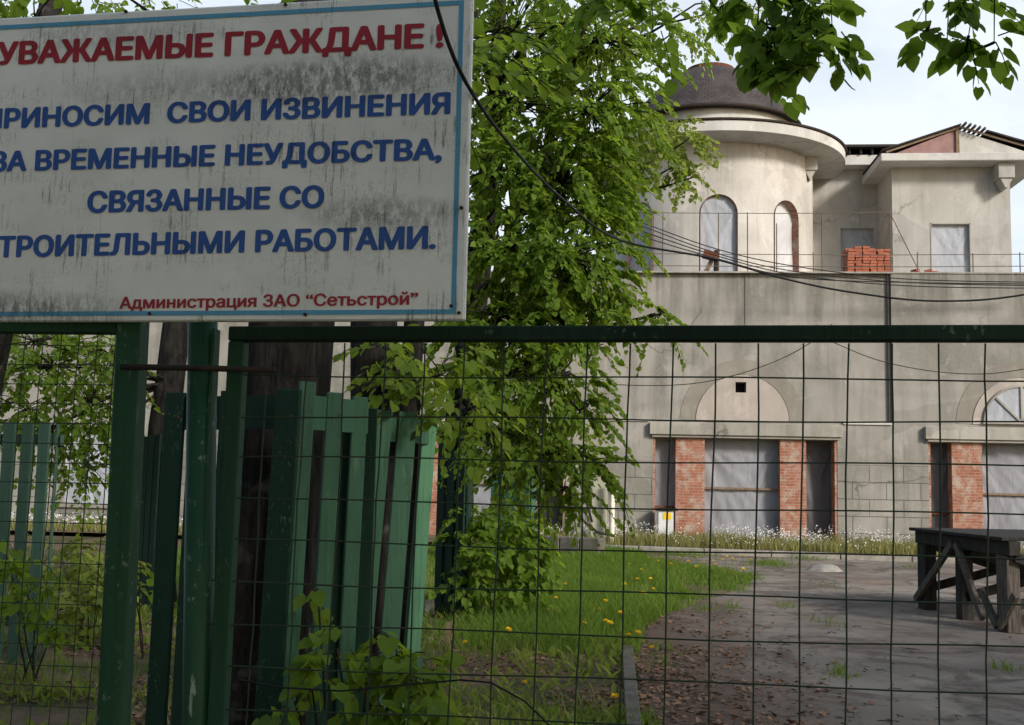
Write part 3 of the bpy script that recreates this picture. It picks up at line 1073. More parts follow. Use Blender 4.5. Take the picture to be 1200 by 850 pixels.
# gable: pink board half and pale half, roof slopes with a torn edge
gx, gz = 10.2, 12.63
MB().prism([(8.2, 11.745), (10.08, 11.745), (10.08, 12.50)], 34.42, 34.47).build('gable_board', MAT['pink'], H)
MB().prism([(10.16, 11.745), (12.3, 11.745), (10.16, 12.50)], 34.42, 34.47).build('gable_board', MAT['fascia'], H)
gb = MB()
gb.bar((8.0, 34.36, 11.80), (gx, 34.36, gz - .06), (0, 1, 0), .05, .06)
gb.bar((12.6, 34.36, 11.80), (gx, 34.36, gz - .06), (0, 1, 0), .05, .06)
gb.bar((gx - .08, 34.39, 11.75), (gx - .08, 34.39, gz - .12), (0, 1, 0), .06, .10)
gb.build('gable_rafters', MAT['wood_light'], H)
for sx, ex in ((-1, 7.86), (1, 12.82)):
    rb = MB()
    rb.bar((ex, 38.2, 11.84), (gx + (0 if sx < 0 else .75), 38.2, gz if sx < 0 else gz - .20), (0, 1, 0), 7.9, .045)
    rb.build('roof_slope', MAT['shingle'], H)
lt = MB()
for k in range(5):
    q = k / 4 * .55
    lt.bar((gx + .10 + q, 34.1, gz - .01 - q * .31), (gx + .10 + q, 40, gz - .01 - q * .31), (0, 0, 1), .07, .05)
lt.build('roof_battens', MAT['wood'], H)

# ---------------------------------------------------------------- terrace things
# thin rod railing along the terrace edge
rl = thing('terrace_railing', 'thin makeshift rod and wire railing along the terrace edge', 'railing', (5, FY + .3, TOPZ))
ry = FY + .35
for px_, top in ((777, 248), (842, 250), (876, 249), (910, 262), (963, 250), (953, 296), (1043, 248), (1075, 296), (1140, 297), (1195, 296), (745, 248)):
    p = at(px_, top, ry)
    MB().tube([(p.x, ry, TOPZ + .04), (p.x, ry, p.z)], .015, 6).build('post', MAT['railing'], rl)
w_ = MB()
for (y0, xa, xb) in ((249, 700, 1043), (297, 700, 1215), (311, 700, 1215)):
    a, b = at(xa, y0, ry), at(xb, y0 + (1 if xb > 1100 else 0), ry)
    w_.tube([a, a.lerp(b, .33) - Vector((0, 0, .02)), a.lerp(b, .66) - Vector((0, 0, .03)), b], .011, 5)
w_.tube([at(1043, 250, ry), at(1076, 316, ry + .3)], .013, 5)
w_.build('rail_wire', MAT['railing'], rl)

# stack of bricks and a loose heap
bst = thing('brick_stack', 'neat tall stack of red bricks on the terrace below a sheeted window', 'brick stack', (7.0, 31.4, TOPZ + .05))
p0, p1 = at(992, 320, 31.2), at(1043, 290, 31.2)
rr = random.Random(5)
rows = 12
hgt = (p1.z - (TOPZ)) / rows
for r_ in range(rows):
    mb = MB()
    nx = 6
    wx = (p1.x - p0.x) / nx
    for i in range(nx):
        for j in range(3):
            if r_ == rows - 1 and (i >= 4 or rr.random() < .3):
                continue
            dx, dy = rr.uniform(-.02, .02), rr.uniform(-.025, .025)
            mb.box(p0.x + i * wx + dx + .008, p0.x + (i + 1) * wx + dx - .008, 31.0 + j * .28 + dy, 31.25 + j * .28 + dy, TOPZ + r_ * hgt, TOPZ + (r_ + 1) * hgt - .012)
    mb.build('brick_course', MAT['loose_brick'], bst)
hp = MB()
c = at(1085, 316, 31.0)
for i in range(30):
    p = Vector((c.x + rr.gauss(0, .2), 31.0 + rr.gauss(0, .12), TOPZ + .05 + abs(rr.gauss(0, .09))))
    a = rr.uniform(0, 3.1)
    hp.bar(p - Vector((math.cos(a), math.sin(a), rr.uniform(-.4, .4))) * .12, p + Vector((math.cos(a), math.sin(a), 0)) * .12, (0, 0, 1), .065, .12)
tag(hp.build('brick_heap', MAT['loose_brick'], loc=(c.x, 31.0, TOPZ)), 'small loose heap of broken red bricks on the terrace near wide window', 'brick heap')

# wire bracket with a wooden box in front of the tower window
c = at(837, 318, FY + .5)
wb = thing('wire_post', 'short wooden post with rusty box carrying the wires before tower', 'post', (c.x, FY + .5, TOPZ))
MB().bar((c.x + .05, FY + .5, TOPZ), (c.x + .07, FY + .5, TOPZ + .72), (1, 0, 0), .14, .12).build('stem', MAT['wood_dark'], wb)
MB().bar((c.x - .30, FY + .45, TOPZ + .62), (c.x + .10, FY + .45, TOPZ + .50), (0, 1, 0), .3, .2).build('box', MAT['rust'], wb)
MB().bar((c.x - .28, FY + .5, TOPZ + .02), (c.x - .08, FY + .5, TOPZ + .42), (0, 1, 0), .08, .12).build('brace', MAT['wood_light'], wb)

# gas cabinet in the left doorway, panel and pole beside it
c0, c1 = at(771, 622, 29.6), at(789, 599, 29.6)
gbx = thing('meter_box', 'small white meter box with yellow sticker before left narrow opening', 'meter box', (c0.x, 29.6, .1))
bevel(MB().box(c0.x, c1.x, 29.5, 29.8, .25, c1.z).build('case', MAT['white_plastic'], gbx), .01)
MB().box(c0.x - .06, c1.x + .12, 29.45, 29.85, c1.z + .003, c1.z + .06).build('lid', MAT['wood_dark'], gbx)
MB().box(c0.x + .12, c1.x - .06, 29.493, 29.498, c1.z - .22, c1.z - .05).build('sticker', MAT['label_yellow'], gbx)
for x_ in (c0.x + .03, c1.x - .03):
    MB().box(x_ - .02, x_ + .02, 29.6, 29.7, .1, .25).build('leg', MAT['dark_metal'], gbx)

p0, p1 = at(691, 625, 28.6), at(712, 560, 28.6)
cab = thing('utility_cabinet', 'tall plain khaki cabinet standing by the cream pole', 'cabinet', ((p0.x + p1.x) / 2, 28.6, .1))
bevel(MB().box(p0.x, p1.x, 28.5, 28.9, .1, p1.z).build('case', MAT['cabinet'], cab), .01)
MB().box(p0.x + .03, p1.x - .03, 28.485, 28.497, .2, p1.z - .06).build('door', MAT['cabinet'], cab)
p0, p1 = at(717, 622, 28.2), at(717, 565, 28.2)
pl = MB().tube([(p0.x, 28.2, .05), (p0.x, 28.2, p1.z)], .065, 12)
tag(pl.build('pole', MAT['cream_post'], loc=(p0.x, 28.2, .05)), 'short cream painted pole standing in white flowers by khaki cabinet', 'pole')

# black pipes / bent hose by the wall
hs = MB()
pts = [at(668, 560, 28.0), at(672, 585, 27.9), at(683, 610, 27.8), at(700, 624, 27.7), at(720, 628, 27.6)]
hs.tube(pts, .035, 8)
hs.tube([at(680, 555, 28.3), at(686, 585, 28.2), at(694, 612, 28.1)], .03, 8)
tag(hs.build('bent_pipe', MAT['dark_metal'], loc=(pts[0].x, 28, .1), smooth=True), 'bent dark pipes running down into the bed by the khaki cabinet', 'pipe')

# low concrete planter wall
q0, q1 = gr(636, 652), gr(706, 656)
pw = thing('planter_wall', 'low weathered concrete block wall at the end of lawn', 'low wall', (q0.x, q0.y, 0))
nblk = 3
for k in range(nblk):
    a, b = q0.lerp(q1, k / nblk), q0.lerp(q1, (k + .97) / nblk)
    d = (b - a).normalized()
    mid = .22
    mb = MB().bar(a + Vector((0, 0, mid)), b + Vector((0, 0, mid)), (0, 0, 1), .44, .3)
    bevel(mb.build('block', MAT['kerb_old'], pw), .02)

# sand heap by the bed
c = gr(967, 669)
mb = MB()
mb.lathe([(.36, 0), (.31, .04), (.22, .09), (.10, .12), (0, .125)], (c.x, c.y), 20)
mb.v = [(v[0] + .10 * mnoise.noise(Vector(v) * 4), v[1] + .04 * mnoise.noise(Vector(v) * 3 + Vector((5, 0, 0))), v[2]) for v in mb.v]
tag(mb.build('sand_heap', MAT['concrete'], smooth=True, loc=(c.x, c.y, 0)), 'small pale rounded heap of sand at the driveway end', 'heap')

# ---------------------------------------------------------------- timber trestle
P1, P3 = Vector((4.12, 15.95, 0)), Vector((4.45, 13.5, 0))
sdv = (P3 - P1).normalized()
nx_ = Vector((-sdv.y, sdv.x, 0))
if nx_.x < 0: nx_ = -nx_
TZ = 1.04
tr = thing('timber_trestle', 'heavy weathered timber trestle table with crossed braces on the driveway', 'trestle', P1)
LEN = (P3 - P1).length


def tp(s, w, z):
    return P1 + sdv * s + nx_ * w + Vector((0, 0, z))


for w in (0.02, 2.1):
    for s, wd in ((.05, .26), (1.2, .17), (2.35, .26)):
        bevel(MB().bar(tp(s, w + .02, 0), tp(s, w + .02, TZ - .17), sdv, wd, .16).build('leg', MAT['wood' if s > 2 else 'wood_dark'], tr), .01)
    bevel(MB().bar(tp(-.12, w, TZ - .085), tp(LEN + .1, w, TZ - .085), (0, 0, 1), .165, .14).build('beam', MAT['wood_dark'], tr), .01)
    for a, b in (((1.15, TZ - .1), (-.05, .12)), ((1.25, TZ - .1), (1.95, .10))):
        MB().bar(tp(a[0], w - .10, a[1]), tp(b[0], w - .10, b[1]), (0, 0, 1), .09, .05).build('brace', MAT['wood'], tr)
    MB().bar(tp(1.9, w - .09, .42), tp(2.32, w - .105, .06), (0, 0, 1), .09, .05).build('brace', MAT['wood'], tr)
    MB().bar(tp(2.75, w - .09, .46), tp(2.38, w - .105, .06), (0, 0, 1), .09, .05).build('brace', MAT['wood'], tr)
for s in (.05, 1.2, 2.35):
    MB().bar(tp(s + .1, .05, .30), tp(s + .1, 2.1, .86), (0, 0, 1), .11, .05).build('brace', MAT['wood_dark'], tr)
    MB().bar(tp(s + .17, .05, .86), tp(s + .17, 2.1, .24), (0, 0, 1), .11, .05).build('brace', MAT['wood_dark'], tr)
for k in range(9):
    s = -.15 + k * (LEN + .25) / 9
    bevel(MB().bar(tp(s + .14, -.12, TZ + .022), tp(s + .14, 2.3, TZ + .022), sdv, .285, .042).build('top_plank', MAT['wood_dark'], tr), .006)

# ================================================================== TREE GUARDS
def guard(label, faces, height, mat, group='green plank tree guards', lean=0.0, darkfaces=(), width=.115, gap=.05, loc=None, jag=.02, seed=1):
    """faces: list of (x0,y0,x1,y1) plan edges"""
    rr_ = random.Random(seed)
    c = loc or Vector((faces[0][0], faces[0][1], 0))
    root = thing('tree_guard', label, 'tree guard', c, group)
    for fi, (x0, y0, x1, y1) in enumerate(faces):
        a, b = Vector((x0, y0, 0)), Vector((x1, y1, 0))
        L = (b - a).length
        n = max(1, round(L / (width + gap)))
        d = (b - a).normalized()
        m = MAT['plank_dark'] if fi in darkfaces else MAT[mat]  # dark faces: the unlit side's shade is put into the colour
        for k in range(n):
            p = a + d * (L * (k + .5) / n)
            h = height + rr_.uniform(-jag, jag)
            wv = width * rr_.uniform(.92, 1.06)
            ln = d * (lean + rr_.uniform(-.012, .012))
            bevel(MB().bar(p + Vector((0, 0, .02)), p + Vector((0, 0, h)) + ln, d, wv, .024).build('plank', m, root), .003)
        nrm_ = Vector((d.y, -d.x, 0))
        cen = Vector((c.x, c.y, 0))
        inw = -nrm_ * .034 if (nrm_.y < 0 or abs(nrm_.y) < .3) else nrm_ * .034
        rmb = MB()
        for z in (.35, height - .14):
            rmb.bar(a + inw + Vector((0, 0, z)), b + inw + Vector((0, 0, z)), (0, 0, 1), .09, .03)
        rmb.build('rail', m, root)
    return root


def px_plan(pts):
    """list of (pixel x, Y) -> plan points at eye level"""
    return [at(x, 560, Y) for x, Y in pts]


def boards(label, cols, height, rails, seed=1, back=()):
    """cols: (pixel x at eye level, Y, width, top dz, lean, material, plan direction)"""
    rr_ = random.Random(seed)
    p0_ = at(cols[0][0], 560, cols[0][1])
    root = thing('tree_guard', label, 'tree guard', (p0_.x, p0_.y, 0), 'green plank tree guards')
    for (x_, Y_, wv, dz, ln, mt, dr) in cols:
        p = at(x_, 560, Y_)
        d = Vector((math.cos(R(dr)), math.sin(R(dr)), 0))
        pk = bevel(MB().bar((p.x - d.x * ln * .5, p.y - d.y * ln * .5, .02), (p.x + d.x * ln * .5, p.y + d.y * ln * .5, height + dz), d, wv, .024).build('plank', MAT[mt], root), .003)
        nl = MB()
        fr_ = Vector((d.y, -d.x, 0))
        for z in (.40, height - .10):
            for sgn in (-.25, .25):
                q = Vector((p.x, p.y, z)) + d * (ln * (z / height - .5) + sgn * wv + rr_.uniform(-.006, .006)) + Vector((0, 0, rr_.uniform(-.015, .015)))
                nl.tube([q + fr_ * .010, q + fr_ * .0145], .0042, 6)
        nl.build('nail_heads', MAT['rust'], pk)
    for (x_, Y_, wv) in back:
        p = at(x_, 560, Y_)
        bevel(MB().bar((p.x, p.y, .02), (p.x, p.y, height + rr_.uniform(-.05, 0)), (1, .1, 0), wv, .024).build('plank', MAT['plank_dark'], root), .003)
    for (xa, Ya, xb, Yb, zs, mt) in rails:
        a, b = at(xa, 560, Ya), at(xb, 560, Yb)
        for z in zs:
            MB().bar((a.x, a.y + .032, z), (b.x, b.y + .032, z), (0, 0, 1), .14 if z > 1 else .10, .03).build('rail', MAT[mt], root)
    return root


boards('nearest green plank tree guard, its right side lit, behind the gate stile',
       [(199, 4.72, .095, .0, .02, 'plank_dark', -12), (229, 4.66, .10, .01, .02, 'plank_dark', -12), (264, 4.58, .10, .0, .03, 'plank_dark', -12), (328, 4.40, .108, -.005, .05, 'plank_dark', -12),  # front boards: shade put into a darker green
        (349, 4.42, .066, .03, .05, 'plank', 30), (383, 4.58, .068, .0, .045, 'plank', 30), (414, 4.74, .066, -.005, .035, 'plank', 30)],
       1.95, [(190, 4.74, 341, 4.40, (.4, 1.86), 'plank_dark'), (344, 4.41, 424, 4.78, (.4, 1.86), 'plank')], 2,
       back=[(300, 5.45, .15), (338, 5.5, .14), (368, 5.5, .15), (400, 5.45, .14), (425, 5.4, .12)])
boards('leaning green plank tree guard directly behind the nearest one',
       [(436, 6.2, .098, .0, .11, 'plank', 25), (466, 6.42, .108, .005, .10, 'plank', 25), (493, 6.72, .095, -.02, .10, 'plank_lit', 40)],
       1.98, [(432, 6.20, 498, 6.70, (.5, 1.88), 'plank')], 3, back=[(430, 7.3, .14), (455, 7.35, .14), (482, 7.4, .14)])
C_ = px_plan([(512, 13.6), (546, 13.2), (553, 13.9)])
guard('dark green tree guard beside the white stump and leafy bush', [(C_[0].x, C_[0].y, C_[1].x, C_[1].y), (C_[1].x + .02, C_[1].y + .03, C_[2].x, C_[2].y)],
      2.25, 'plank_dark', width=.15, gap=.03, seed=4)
D_ = px_plan([(-60, 9.3), (60, 9.0), (64, 9.8)])
guard('faded green tree guard at the far left of the lawn', [(D_[0].x, D_[0].y, D_[1].x, D_[1].y), (D_[1].x + .02, D_[1].y + .03, D_[2].x, D_[2].y)],
      2.0, 'plank_faded', width=.125, gap=.075, seed=5)
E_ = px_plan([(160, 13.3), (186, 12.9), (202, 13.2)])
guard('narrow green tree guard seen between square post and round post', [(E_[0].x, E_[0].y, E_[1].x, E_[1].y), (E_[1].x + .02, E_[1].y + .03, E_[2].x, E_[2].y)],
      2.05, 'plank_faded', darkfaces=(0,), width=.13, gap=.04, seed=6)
F_ = px_plan([(575, 21.5), (622, 21.0), (628, 22)])
guard('pale teal tree guard far off behind the leafy bush', [(F_[0].x, F_[0].y, F_[1].x, F_[1].y), (F_[1].x + .02, F_[1].y + .03, F_[2].x, F_[2].y)],
      2.05, 'plank_teal', width=.3, gap=.06, seed=7)

# small posts in the grass
p = gr(503, 722)
tag(bevel(MB().box(p.x - .06, p.x + .06, p.y - .06, p.y + .06, 0, .22).build('stump', MAT['concrete'], loc=(p.x, p.y, 0)), .02), 'short pale stump at the foot of dark green tree guard', 'stump')
p = gr(524, 762)
tag(MB().bar((p.x, p.y, 0), (p.x + .01, p.y, .26), (1, 0, 0), .05, .02).build('stake', MAT['wood_light'], loc=(p.x, p.y, 0)), 'thin wooden stake stuck upright in the grass', 'stake')


# ================================================================== FENCE AND GATE
GY = 2.62
GP = Flat((at(280, 400, GY).x, GY, 0), R(4.2))
gate = thing('wire_gate', 'dark green gate leaf of wide wire mesh across the driveway', 'gate')
zt = GP.at(735, 392).z
xb = GP.at(262, 830).x
GW = 4.2
bevel(MB().box(-.02, GW, -.02, .02, zt - .017, zt + .018).build('top_rail', MAT['gate_bar'], gate), .003)
bevel(MB().bar((xb - .02, 0, .12), (0, 0, zt - .018), (1, 0, 0), .040, .036).build('stile', MAT['gate'], gate), .003)
bevel(MB().box(xb, GW, -.02, .02, .10, .14).build('bottom_rail', MAT['gate'], gate), .003)
bevel(MB().box(GW - .038, GW, -.018, .018, .142, zt - .018).build('stile', MAT['gate'], gate), .003)
wm = MB()
rr = random.Random(9)
ua, ub = GP.at(688, 443).x, GP.at(1157, 443).x
px_pitch = (ub - ua) / 9
for k in range(-9, 40):
    X = ua + k * px_pitch
    if X < .012: continue
    if X > GW - .05: break
    pts = []
    ph = rr.uniform(0, 6)
    for q in range(25):
        z = .13 + (zt - .02 - .13) * q / 24
        pts.append((X - .017 * (zt - z) + .0022 * math.sin(z * 9 + ph) + rr.uniform(-.0007, .0007), .004 + .003 * math.sin(z * 31.4), z))
    wm.tube(pts, .0020, 6, False)
za, zb = GP.at(740, 443).z, GP.at(740, 793).z
um = GP.at(740, 600).x
zp = (za - zb) / 7
for q in range(19):
    Z = za - q * zp
    if Z < .15: break
    pts = []
    ph = rr.uniform(0, 6)
    for i in range(33):
        u = i / 32
        X = -.01 - .006 * q + (GW - .03 + .006 * q) * u
        pts.append((X, -.002 + .003 * math.sin(X * 31), Z + .0032 * q * (X - um) - .012 * math.sin(math.pi * u) * (q > 2) + .003 * math.sin(X * 5 + ph) + rr.uniform(-.0006, .0006)))
    wm.tube(pts, .0020, 6, False)
wm.build('wire_mesh', MAT['mesh_wire'], gate, True)
bw = MB()
bw.tube([GP.at(x_, y_, -.012) for x_, y_ in ((280, 797), (330, 806), (400, 810), (470, 803), (540, 797), (575, 800), (615, 822), (650, 856), (690, 900))], .0022, 6)
bw.build('bent_wire', MAT['cable'], gate, True)
gate.location = GP.p
gate.rotation_euler = (0, 0, -GP.a)

# post between the leaves
pa, pb = at(237, 380, GY + .02), at(231, 850, GY + .02)
pz = pb.lerp(pa, -(pb.z - 0) / (pa.z - pb.z))
gp = thing('gate_post', 'round green steel gate post with flaking paint under the sign', 'post', (pz.x, GY + .02, 0))
MB().tube([(pz.x, GY + .02, 0), (pa.x, GY + .02, 2.0)], .0355, 24).build('tube', MAT['pipe'], gp, True)
MB().box(pa.x + .036, pa.x + .043, GY - .01, GY + .03, .2, 1.95).build('hinge_strip', MAT['gate'], gp)
# latch rod lying across stile, post and gate
la, lb = at(142, 430, GY - .045), at(322, 434, GY - .045)
lr = MB().tube([la, la.lerp(lb, .5) + Vector((0, 0, .001)), lb], .0075, 10)
tag(lr.build('latch_rod', MAT['dark_metal'], loc=la, smooth=True), 'rusty iron rod lying level across the post and gate stiles', 'latch rod')

# left leaf with finer mesh and a square stile
lf = thing('mesh_fence_panel', 'dark green panel of fine wire mesh left of the round post', 'fence panel', (-1.6, GY, 0))
sa, sb = at(155, 381, GY), at(132, 850, GY)
sz = sb.lerp(sa, -(sb.z) / (sa.z - sb.z))
bevel(MB().bar((sz.x, GY + .005, .0), (sa.x, GY + .005, 1.975), (1, 0, 0), .060, .06).build('stile', MAT['gate'], lf), .004)
ztl = at(70, 381, GY).z
bevel(MB().box(-3.2, sa.x - .032, GY - .018, GY + .018, ztl - .022, ztl + .022).build('top_rail', MAT['gate'], lf), .003)
bevel(MB().box(-3.2, sz.x - .03, GY - .018, GY + .018, .10, .14).build('bottom_rail', MAT['gate'], lf), .003)
wm = MB()
for k in range(44):
    X = sa.x - .04 - k * .0465
    wm.tube([(X - .03 * (ztl - z) * .6 + rr.uniform(-.001, .001), GY + .003 + .002 * math.sin(z * 40), z) for z in [.13 + (ztl - .15) * j / 16 for j in range(17)]], .0013, 5, False)
for j in range(40):
    Z = ztl - .05 - j * .0478
    if Z < .14: break
    wm.tube([(sa.x - .03 - .006 * j * .1 - 2.05 * i / 16, GY - .001, Z + rr.uniform(-.0012, .0012)) for i in range(17)], .0013, 5, False)
wm.build('wire_mesh', MAT['mesh_wire'], lf, True)

# ------------------------------------------------------------------ sign
SP = Flat((at(300, 200, 2.545).x, 2.545, 1.9), R(4.6))
sg = thing('notice_board', 'large dirty white Cyrillic notice board with blue border above the gate', 'sign')
SX1, SZ0 = SP.at(544, 375).x, SP.at(400, 376).z
SX0 = SP.at(-45, 200).x
SZ1 = SP.at(400, -1).z
bevel(MB().box(SX0, SX1, 0, .022, SZ0, SZ1).build('panel', MAT['sign'], sg), .004)
bw_ = .011
off = .020
b_ = MB()
e = .0016
b_.box(SX0 + off, SX1 - off, -e, -.0002, SZ1 - off - bw_, SZ1 - off)
b_.box(SX0 + off, SX1 - off, -e, -.0002, SZ0 + off * .7, SZ0 + off * .7 + bw_)
b_.box(SX1 - off - bw_, SX1 - off, -e, -.0002, SZ0 + off * .7 + bw_ + .0001, SZ1 - off - bw_ - .0001)
b_.box(SX0 + off, SX0 + off + bw_, -e, -.0002, SZ0 + off * .7 + bw_ + .0001, SZ1 - off - bw_ - .0001)
b_.build('border', MAT['ink_border'], sg)
for (sx, sz_) in ((148, 14), (335, 6), (541, 244), (529, 359), (538, 367), (358, 369), (176, 368)):
    p = SP.at(sx, sz_)
    MB().tube([(p.x, -.005, p.z), (p.x, .001, p.z)], .0042, 8).build('screw', MAT['dark_metal'], sg)
sg.location = SP.p
sg.rotation_euler = (0, 0, -SP.a)


def text_mesh(body, bold):
    """outline of a line of text; the weight comes from overlapping passes a hair apart in depth"""
    cu = bpy.data.curves.new('txt', 'FONT')
    cu.body = body
    cu.size = 1
    cu.extrude = 0
    cu.resolution_u = 3
    ob = bpy.data.objects.new('txt', cu)
    COL.objects.link(ob)
    bpy.context.view_layer.update()
    cv = ob.to_curve(bpy.context.evaluated_depsgraph_get())
    loops = []
    for sp in cv.splines:
        bp = sp.bezier_points
        loop = []
        for k in range(len(bp)):
            a, b = bp[k], bp[(k + 1) % len(bp)]
            if a.handle_right_type == 'VECTOR' and b.handle_left_type == 'VECTOR':
                loop.append(a.co.to_2d())
            else:
                loop += [q.to_2d() for q in interpolate_bezier(a.co, a.handle_right, b.handle_left, b.co, 5)[:-1]]
        loops.append(loop)
    ob.to_curve_clear()
    bpy.data.objects.remove(ob)
    bpy.data.curves.remove(cu)
    vin, ein = [], []
    for lp in loops:
        o = len(vin)
        vin += lp
        ein += [(o + k, o + (k + 1) % len(lp)) for k in range(len(lp))]
    vo, eo, fo = delaunay_2d_cdt(vin, ein, [], 0, 1e-5)[:3]
    A = [np.array([tuple(p) for p in lp]) for lp in loops]

    def wind(x, y):
        w = 0
        for P in A:
            if not (P[:, 0].min() <= x <= P[:, 0].max() and P[:, 1].min() <= y <= P[:, 1].max()):
                continue
            Q = np.roll(P, -1, axis=0)
            side = (Q[:, 0] - P[:, 0]) * (y - P[:, 1]) - (x - P[:, 0]) * (Q[:, 1] - P[:, 1])
            w += int(np.sum((P[:, 1] <= y) & (Q[:, 1] > y) & (side > 0))) - int(np.sum((P[:, 1] > y) & (Q[:, 1] <= y) & (side < 0)))
        return w
    keep = []
    for f in fo:
        c = sum((vo[k] for k in f), Vector((0, 0))) / len(f)
        if wind(c.x, c.y) != 0:
            keep.append(tuple(f))
    me = bpy.data.meshes.new('lettering')
    me.from_pydata([(v.x, v.y, 0) for v in vo], [], keep)
    if bold:
        vs0 = [v.co.copy() for v in me.vertices]
        fs0 = [tuple(p.vertices) for p in me.polygons]
        mb = MB()
        offs = [(0, 0)] + [(bold * math.cos(R(a)), bold * .62 * math.sin(R(a))) for a in range(0, 360, 45)]
        for q, (dx, dy) in enumerate(offs):
            mb.add([(v.x + dx, v.y + dy, q * .00003) for v in vs0], fs0)
        bpy.data.meshes.remove(me)
        me = bpy.data.meshes.new('lettering')
        me.from_pydata(mb.v, [], mb.f)
    return me


_h = text_mesh('Н', .0)
CAP = max(v.co.y for v in _h.vertices)


def lettering(body, pxL, pxR, baseL, baseR, cap_px, mat, bold=.05):
    """one printed line, sized by its height and length on the board"""
    me = text_mesh(body, bold)
    a, b = SP.at(pxL, baseL), SP.at(pxR, baseR)
    xs_ = [v.co.x for v in me.vertices]
    x0_, x1_ = min(xs_), max(xs_)
    zz = (a.z + b.z) / 2
    cap = cap_px * 2.56 / F
    for v in me.vertices:
        X = a.x + (v.co.x - x0_) / (x1_ - x0_) * (b.x - a.x)
        Z = a.z + (b.z - a.z) * (v.co.x - x0_) / (x1_ - x0_) + v.co.y / CAP * cap
        v.co = (X, -.0016 - v.co.z, Z)
    me.materials.clear()
    me.materials.append(mat)
    o = bpy.data.objects.new('lettering', me)
    COL.objects.link(o)
    o.parent = sg
    return o


lettering('УВАЖАЕМЫЕ ГРАЖДАНЕ !', -4, 520, 76, 55, 29, MAT['ink_red'])
lettering('ПРИНОСИМ  СВОИ ИЗВИНЕНИЯ', -19, 528, 151, 133, 25, MAT['ink_blue'])
lettering('ЗА ВРЕМЕННЫЕ НЕУДОБСТВА,', -11, 518, 201, 187, 25, MAT['ink_blue'])
lettering('СВЯЗАННЫЕ СО', 102, 380, 249, 243, 26, MAT['ink_blue'])
lettering('СТРОИТЕЛЬНЫМИ РАБОТАМИ.', -26, 511, 302, 291, 26, MAT['ink_blue'])
lettering('Администрация ЗАО “Сетьстрой”', 140, 490, 362, 357, 14.5, MAT['ink_red'], .034)


# ================================================================== CABLES
def cable(label, pts, r_, mat='cable', group=None, n=6, sub=6):
    P = [Vector(p) for p in pts]
    out = []
    for i in range(len(P) - 1):
        p0_, p1_, p2_, p3_ = P[max(i - 1, 0)], P[i], P[i + 1], P[min(i + 2, len(P) - 1)]
        for k in range(sub):
            t = k / sub
            out.append(.5 * ((2 * p1_) + (-p0_ + p2_) * t + (2 * p0_ - 5 * p1_ + 4 * p2_ - p3_) * t * t + (-p0_ + 3 * p1_ - 3 * p2_ + p3_) * t ** 3))
    out.append(P[-1])
    o = MB().tube(out, r_, n).build('overhead_cable', MAT[mat], smooth=True, loc=P[0])
    return tag(o, label, 'cable', group)


cable('thick black cable sagging from above the notice board past the house',
      [at(500, -60, 2.25), at(513, 12, 2.33), at(545, 95, 2.44), at(598, 170, 2.9), at(660, 234, 3.6), at(728, 282, 4.5), at(835, 303, 5.1), at(920, 327, 5.4), at(1000, 343, 5.5), at(1100, 353, 5.6), at(1215, 343, 5.8), at(1400, 300, 6.5)], .0048)
G_ = 'thin wires strung past the round tower'
for i, (y0, y1, y2, y3, y4) in enumerate(((266, 297, 318, 331, 335), (272, 300, 322, 335, 338), (262, 292, 312, 327, 331), (278, 303, 325, 331, 333))):
    cable('thin dark wire among several strung low across the round tower',
          [at(690, y0 - 24, 27.2 + i * .15), at(755, y0, 27.4 + i * .15), at(840, y1, 28.2 + i * .1), at(930, y2, 28.8 + i * .05), at(1060, y3, 29.1 + i * .03), at(1215, y4, 29.3)], .014, 'cable', G_, 5)
cable('thin wire drooping over the blind arch and rising to the left of centre',
      [at(640, 447, 29.4), at(760, 452, 29.4), at(830, 447, 29.4), at(895, 429, 29.4), at(945, 405, 29.5), at(975, 380, 29.6)], .012, 'wire', None, 5)
cable('thin wire sagging on the right bay above its arched window',
      [at(950, 388, 29.5), at(985, 405, 29.4), at(1035, 424, 29.3), at(1100, 436, 29.3), at(1160, 438, 29.3), at(1215, 430, 29.3)], .012, 'wire', None, 5)

# ================================================================== TREES
random.seed(21)
# trunks inside the two near guards; their crowns are above the board
tA = at(345, 430, 5.05)
tree('linden_tree', 'thick dark linden trunk rising from the nearest green tree guard', 'tree', [(tA.x - .12, 5.1, 0), (tA.x - .06, 5.1, 2.0), (tA.x - .02, 5.15, 3.6), (tA.x + .15, 5.3, 6.5)], [.24, .20, .17, .11],
     [((tA.x, 5.2, 6.0), (1.6, 1.5, 1.2), 130), ((tA.x - 1.4, 5.4, 5.0), (1.2, 1.2, .9), 80), ((-1.2, 4.9, 3.5), (.9, .5, .32), 34)], leaf=.075, per=10, seed=1, from_low=2.6, limb_r=.05)
tB = at(448, 440, 6.6)
cl = [((-.9, 7.0, 6.0), (1.5, 1.4, 1.1), 110),
      (at(515, 440, 6.6), (.24, .3, .26), 17), (at(470, 418, 6.5), (.22, .3, .14), 9), (at(545, 470, 7.0), (.22, .3, .20), 14)]
tree('linden_tree', 'forked dark linden trunk rising from the leaning tree guard', 'tree', [(tB.x - .08, 6.75, 0), (tB.x - .06, 6.75, 2.0), (tB.x - .16, 6.8, 3.4), (tB.x - .1, 6.9, 6.2)], [.19, .15, .13, .09], cl, leaf=.075, per=9, mat='leaf_bright', near=True, seed=2, from_low=1.9, limb_r=.04,
     extra=[([(tB.x - .0, 6.75, .1), (tB.x + .10, 6.78, 1.6), (tB.x + .14, 6.8, 2.4), (tB.x + .2, 6.9, 4.5)], .125)])

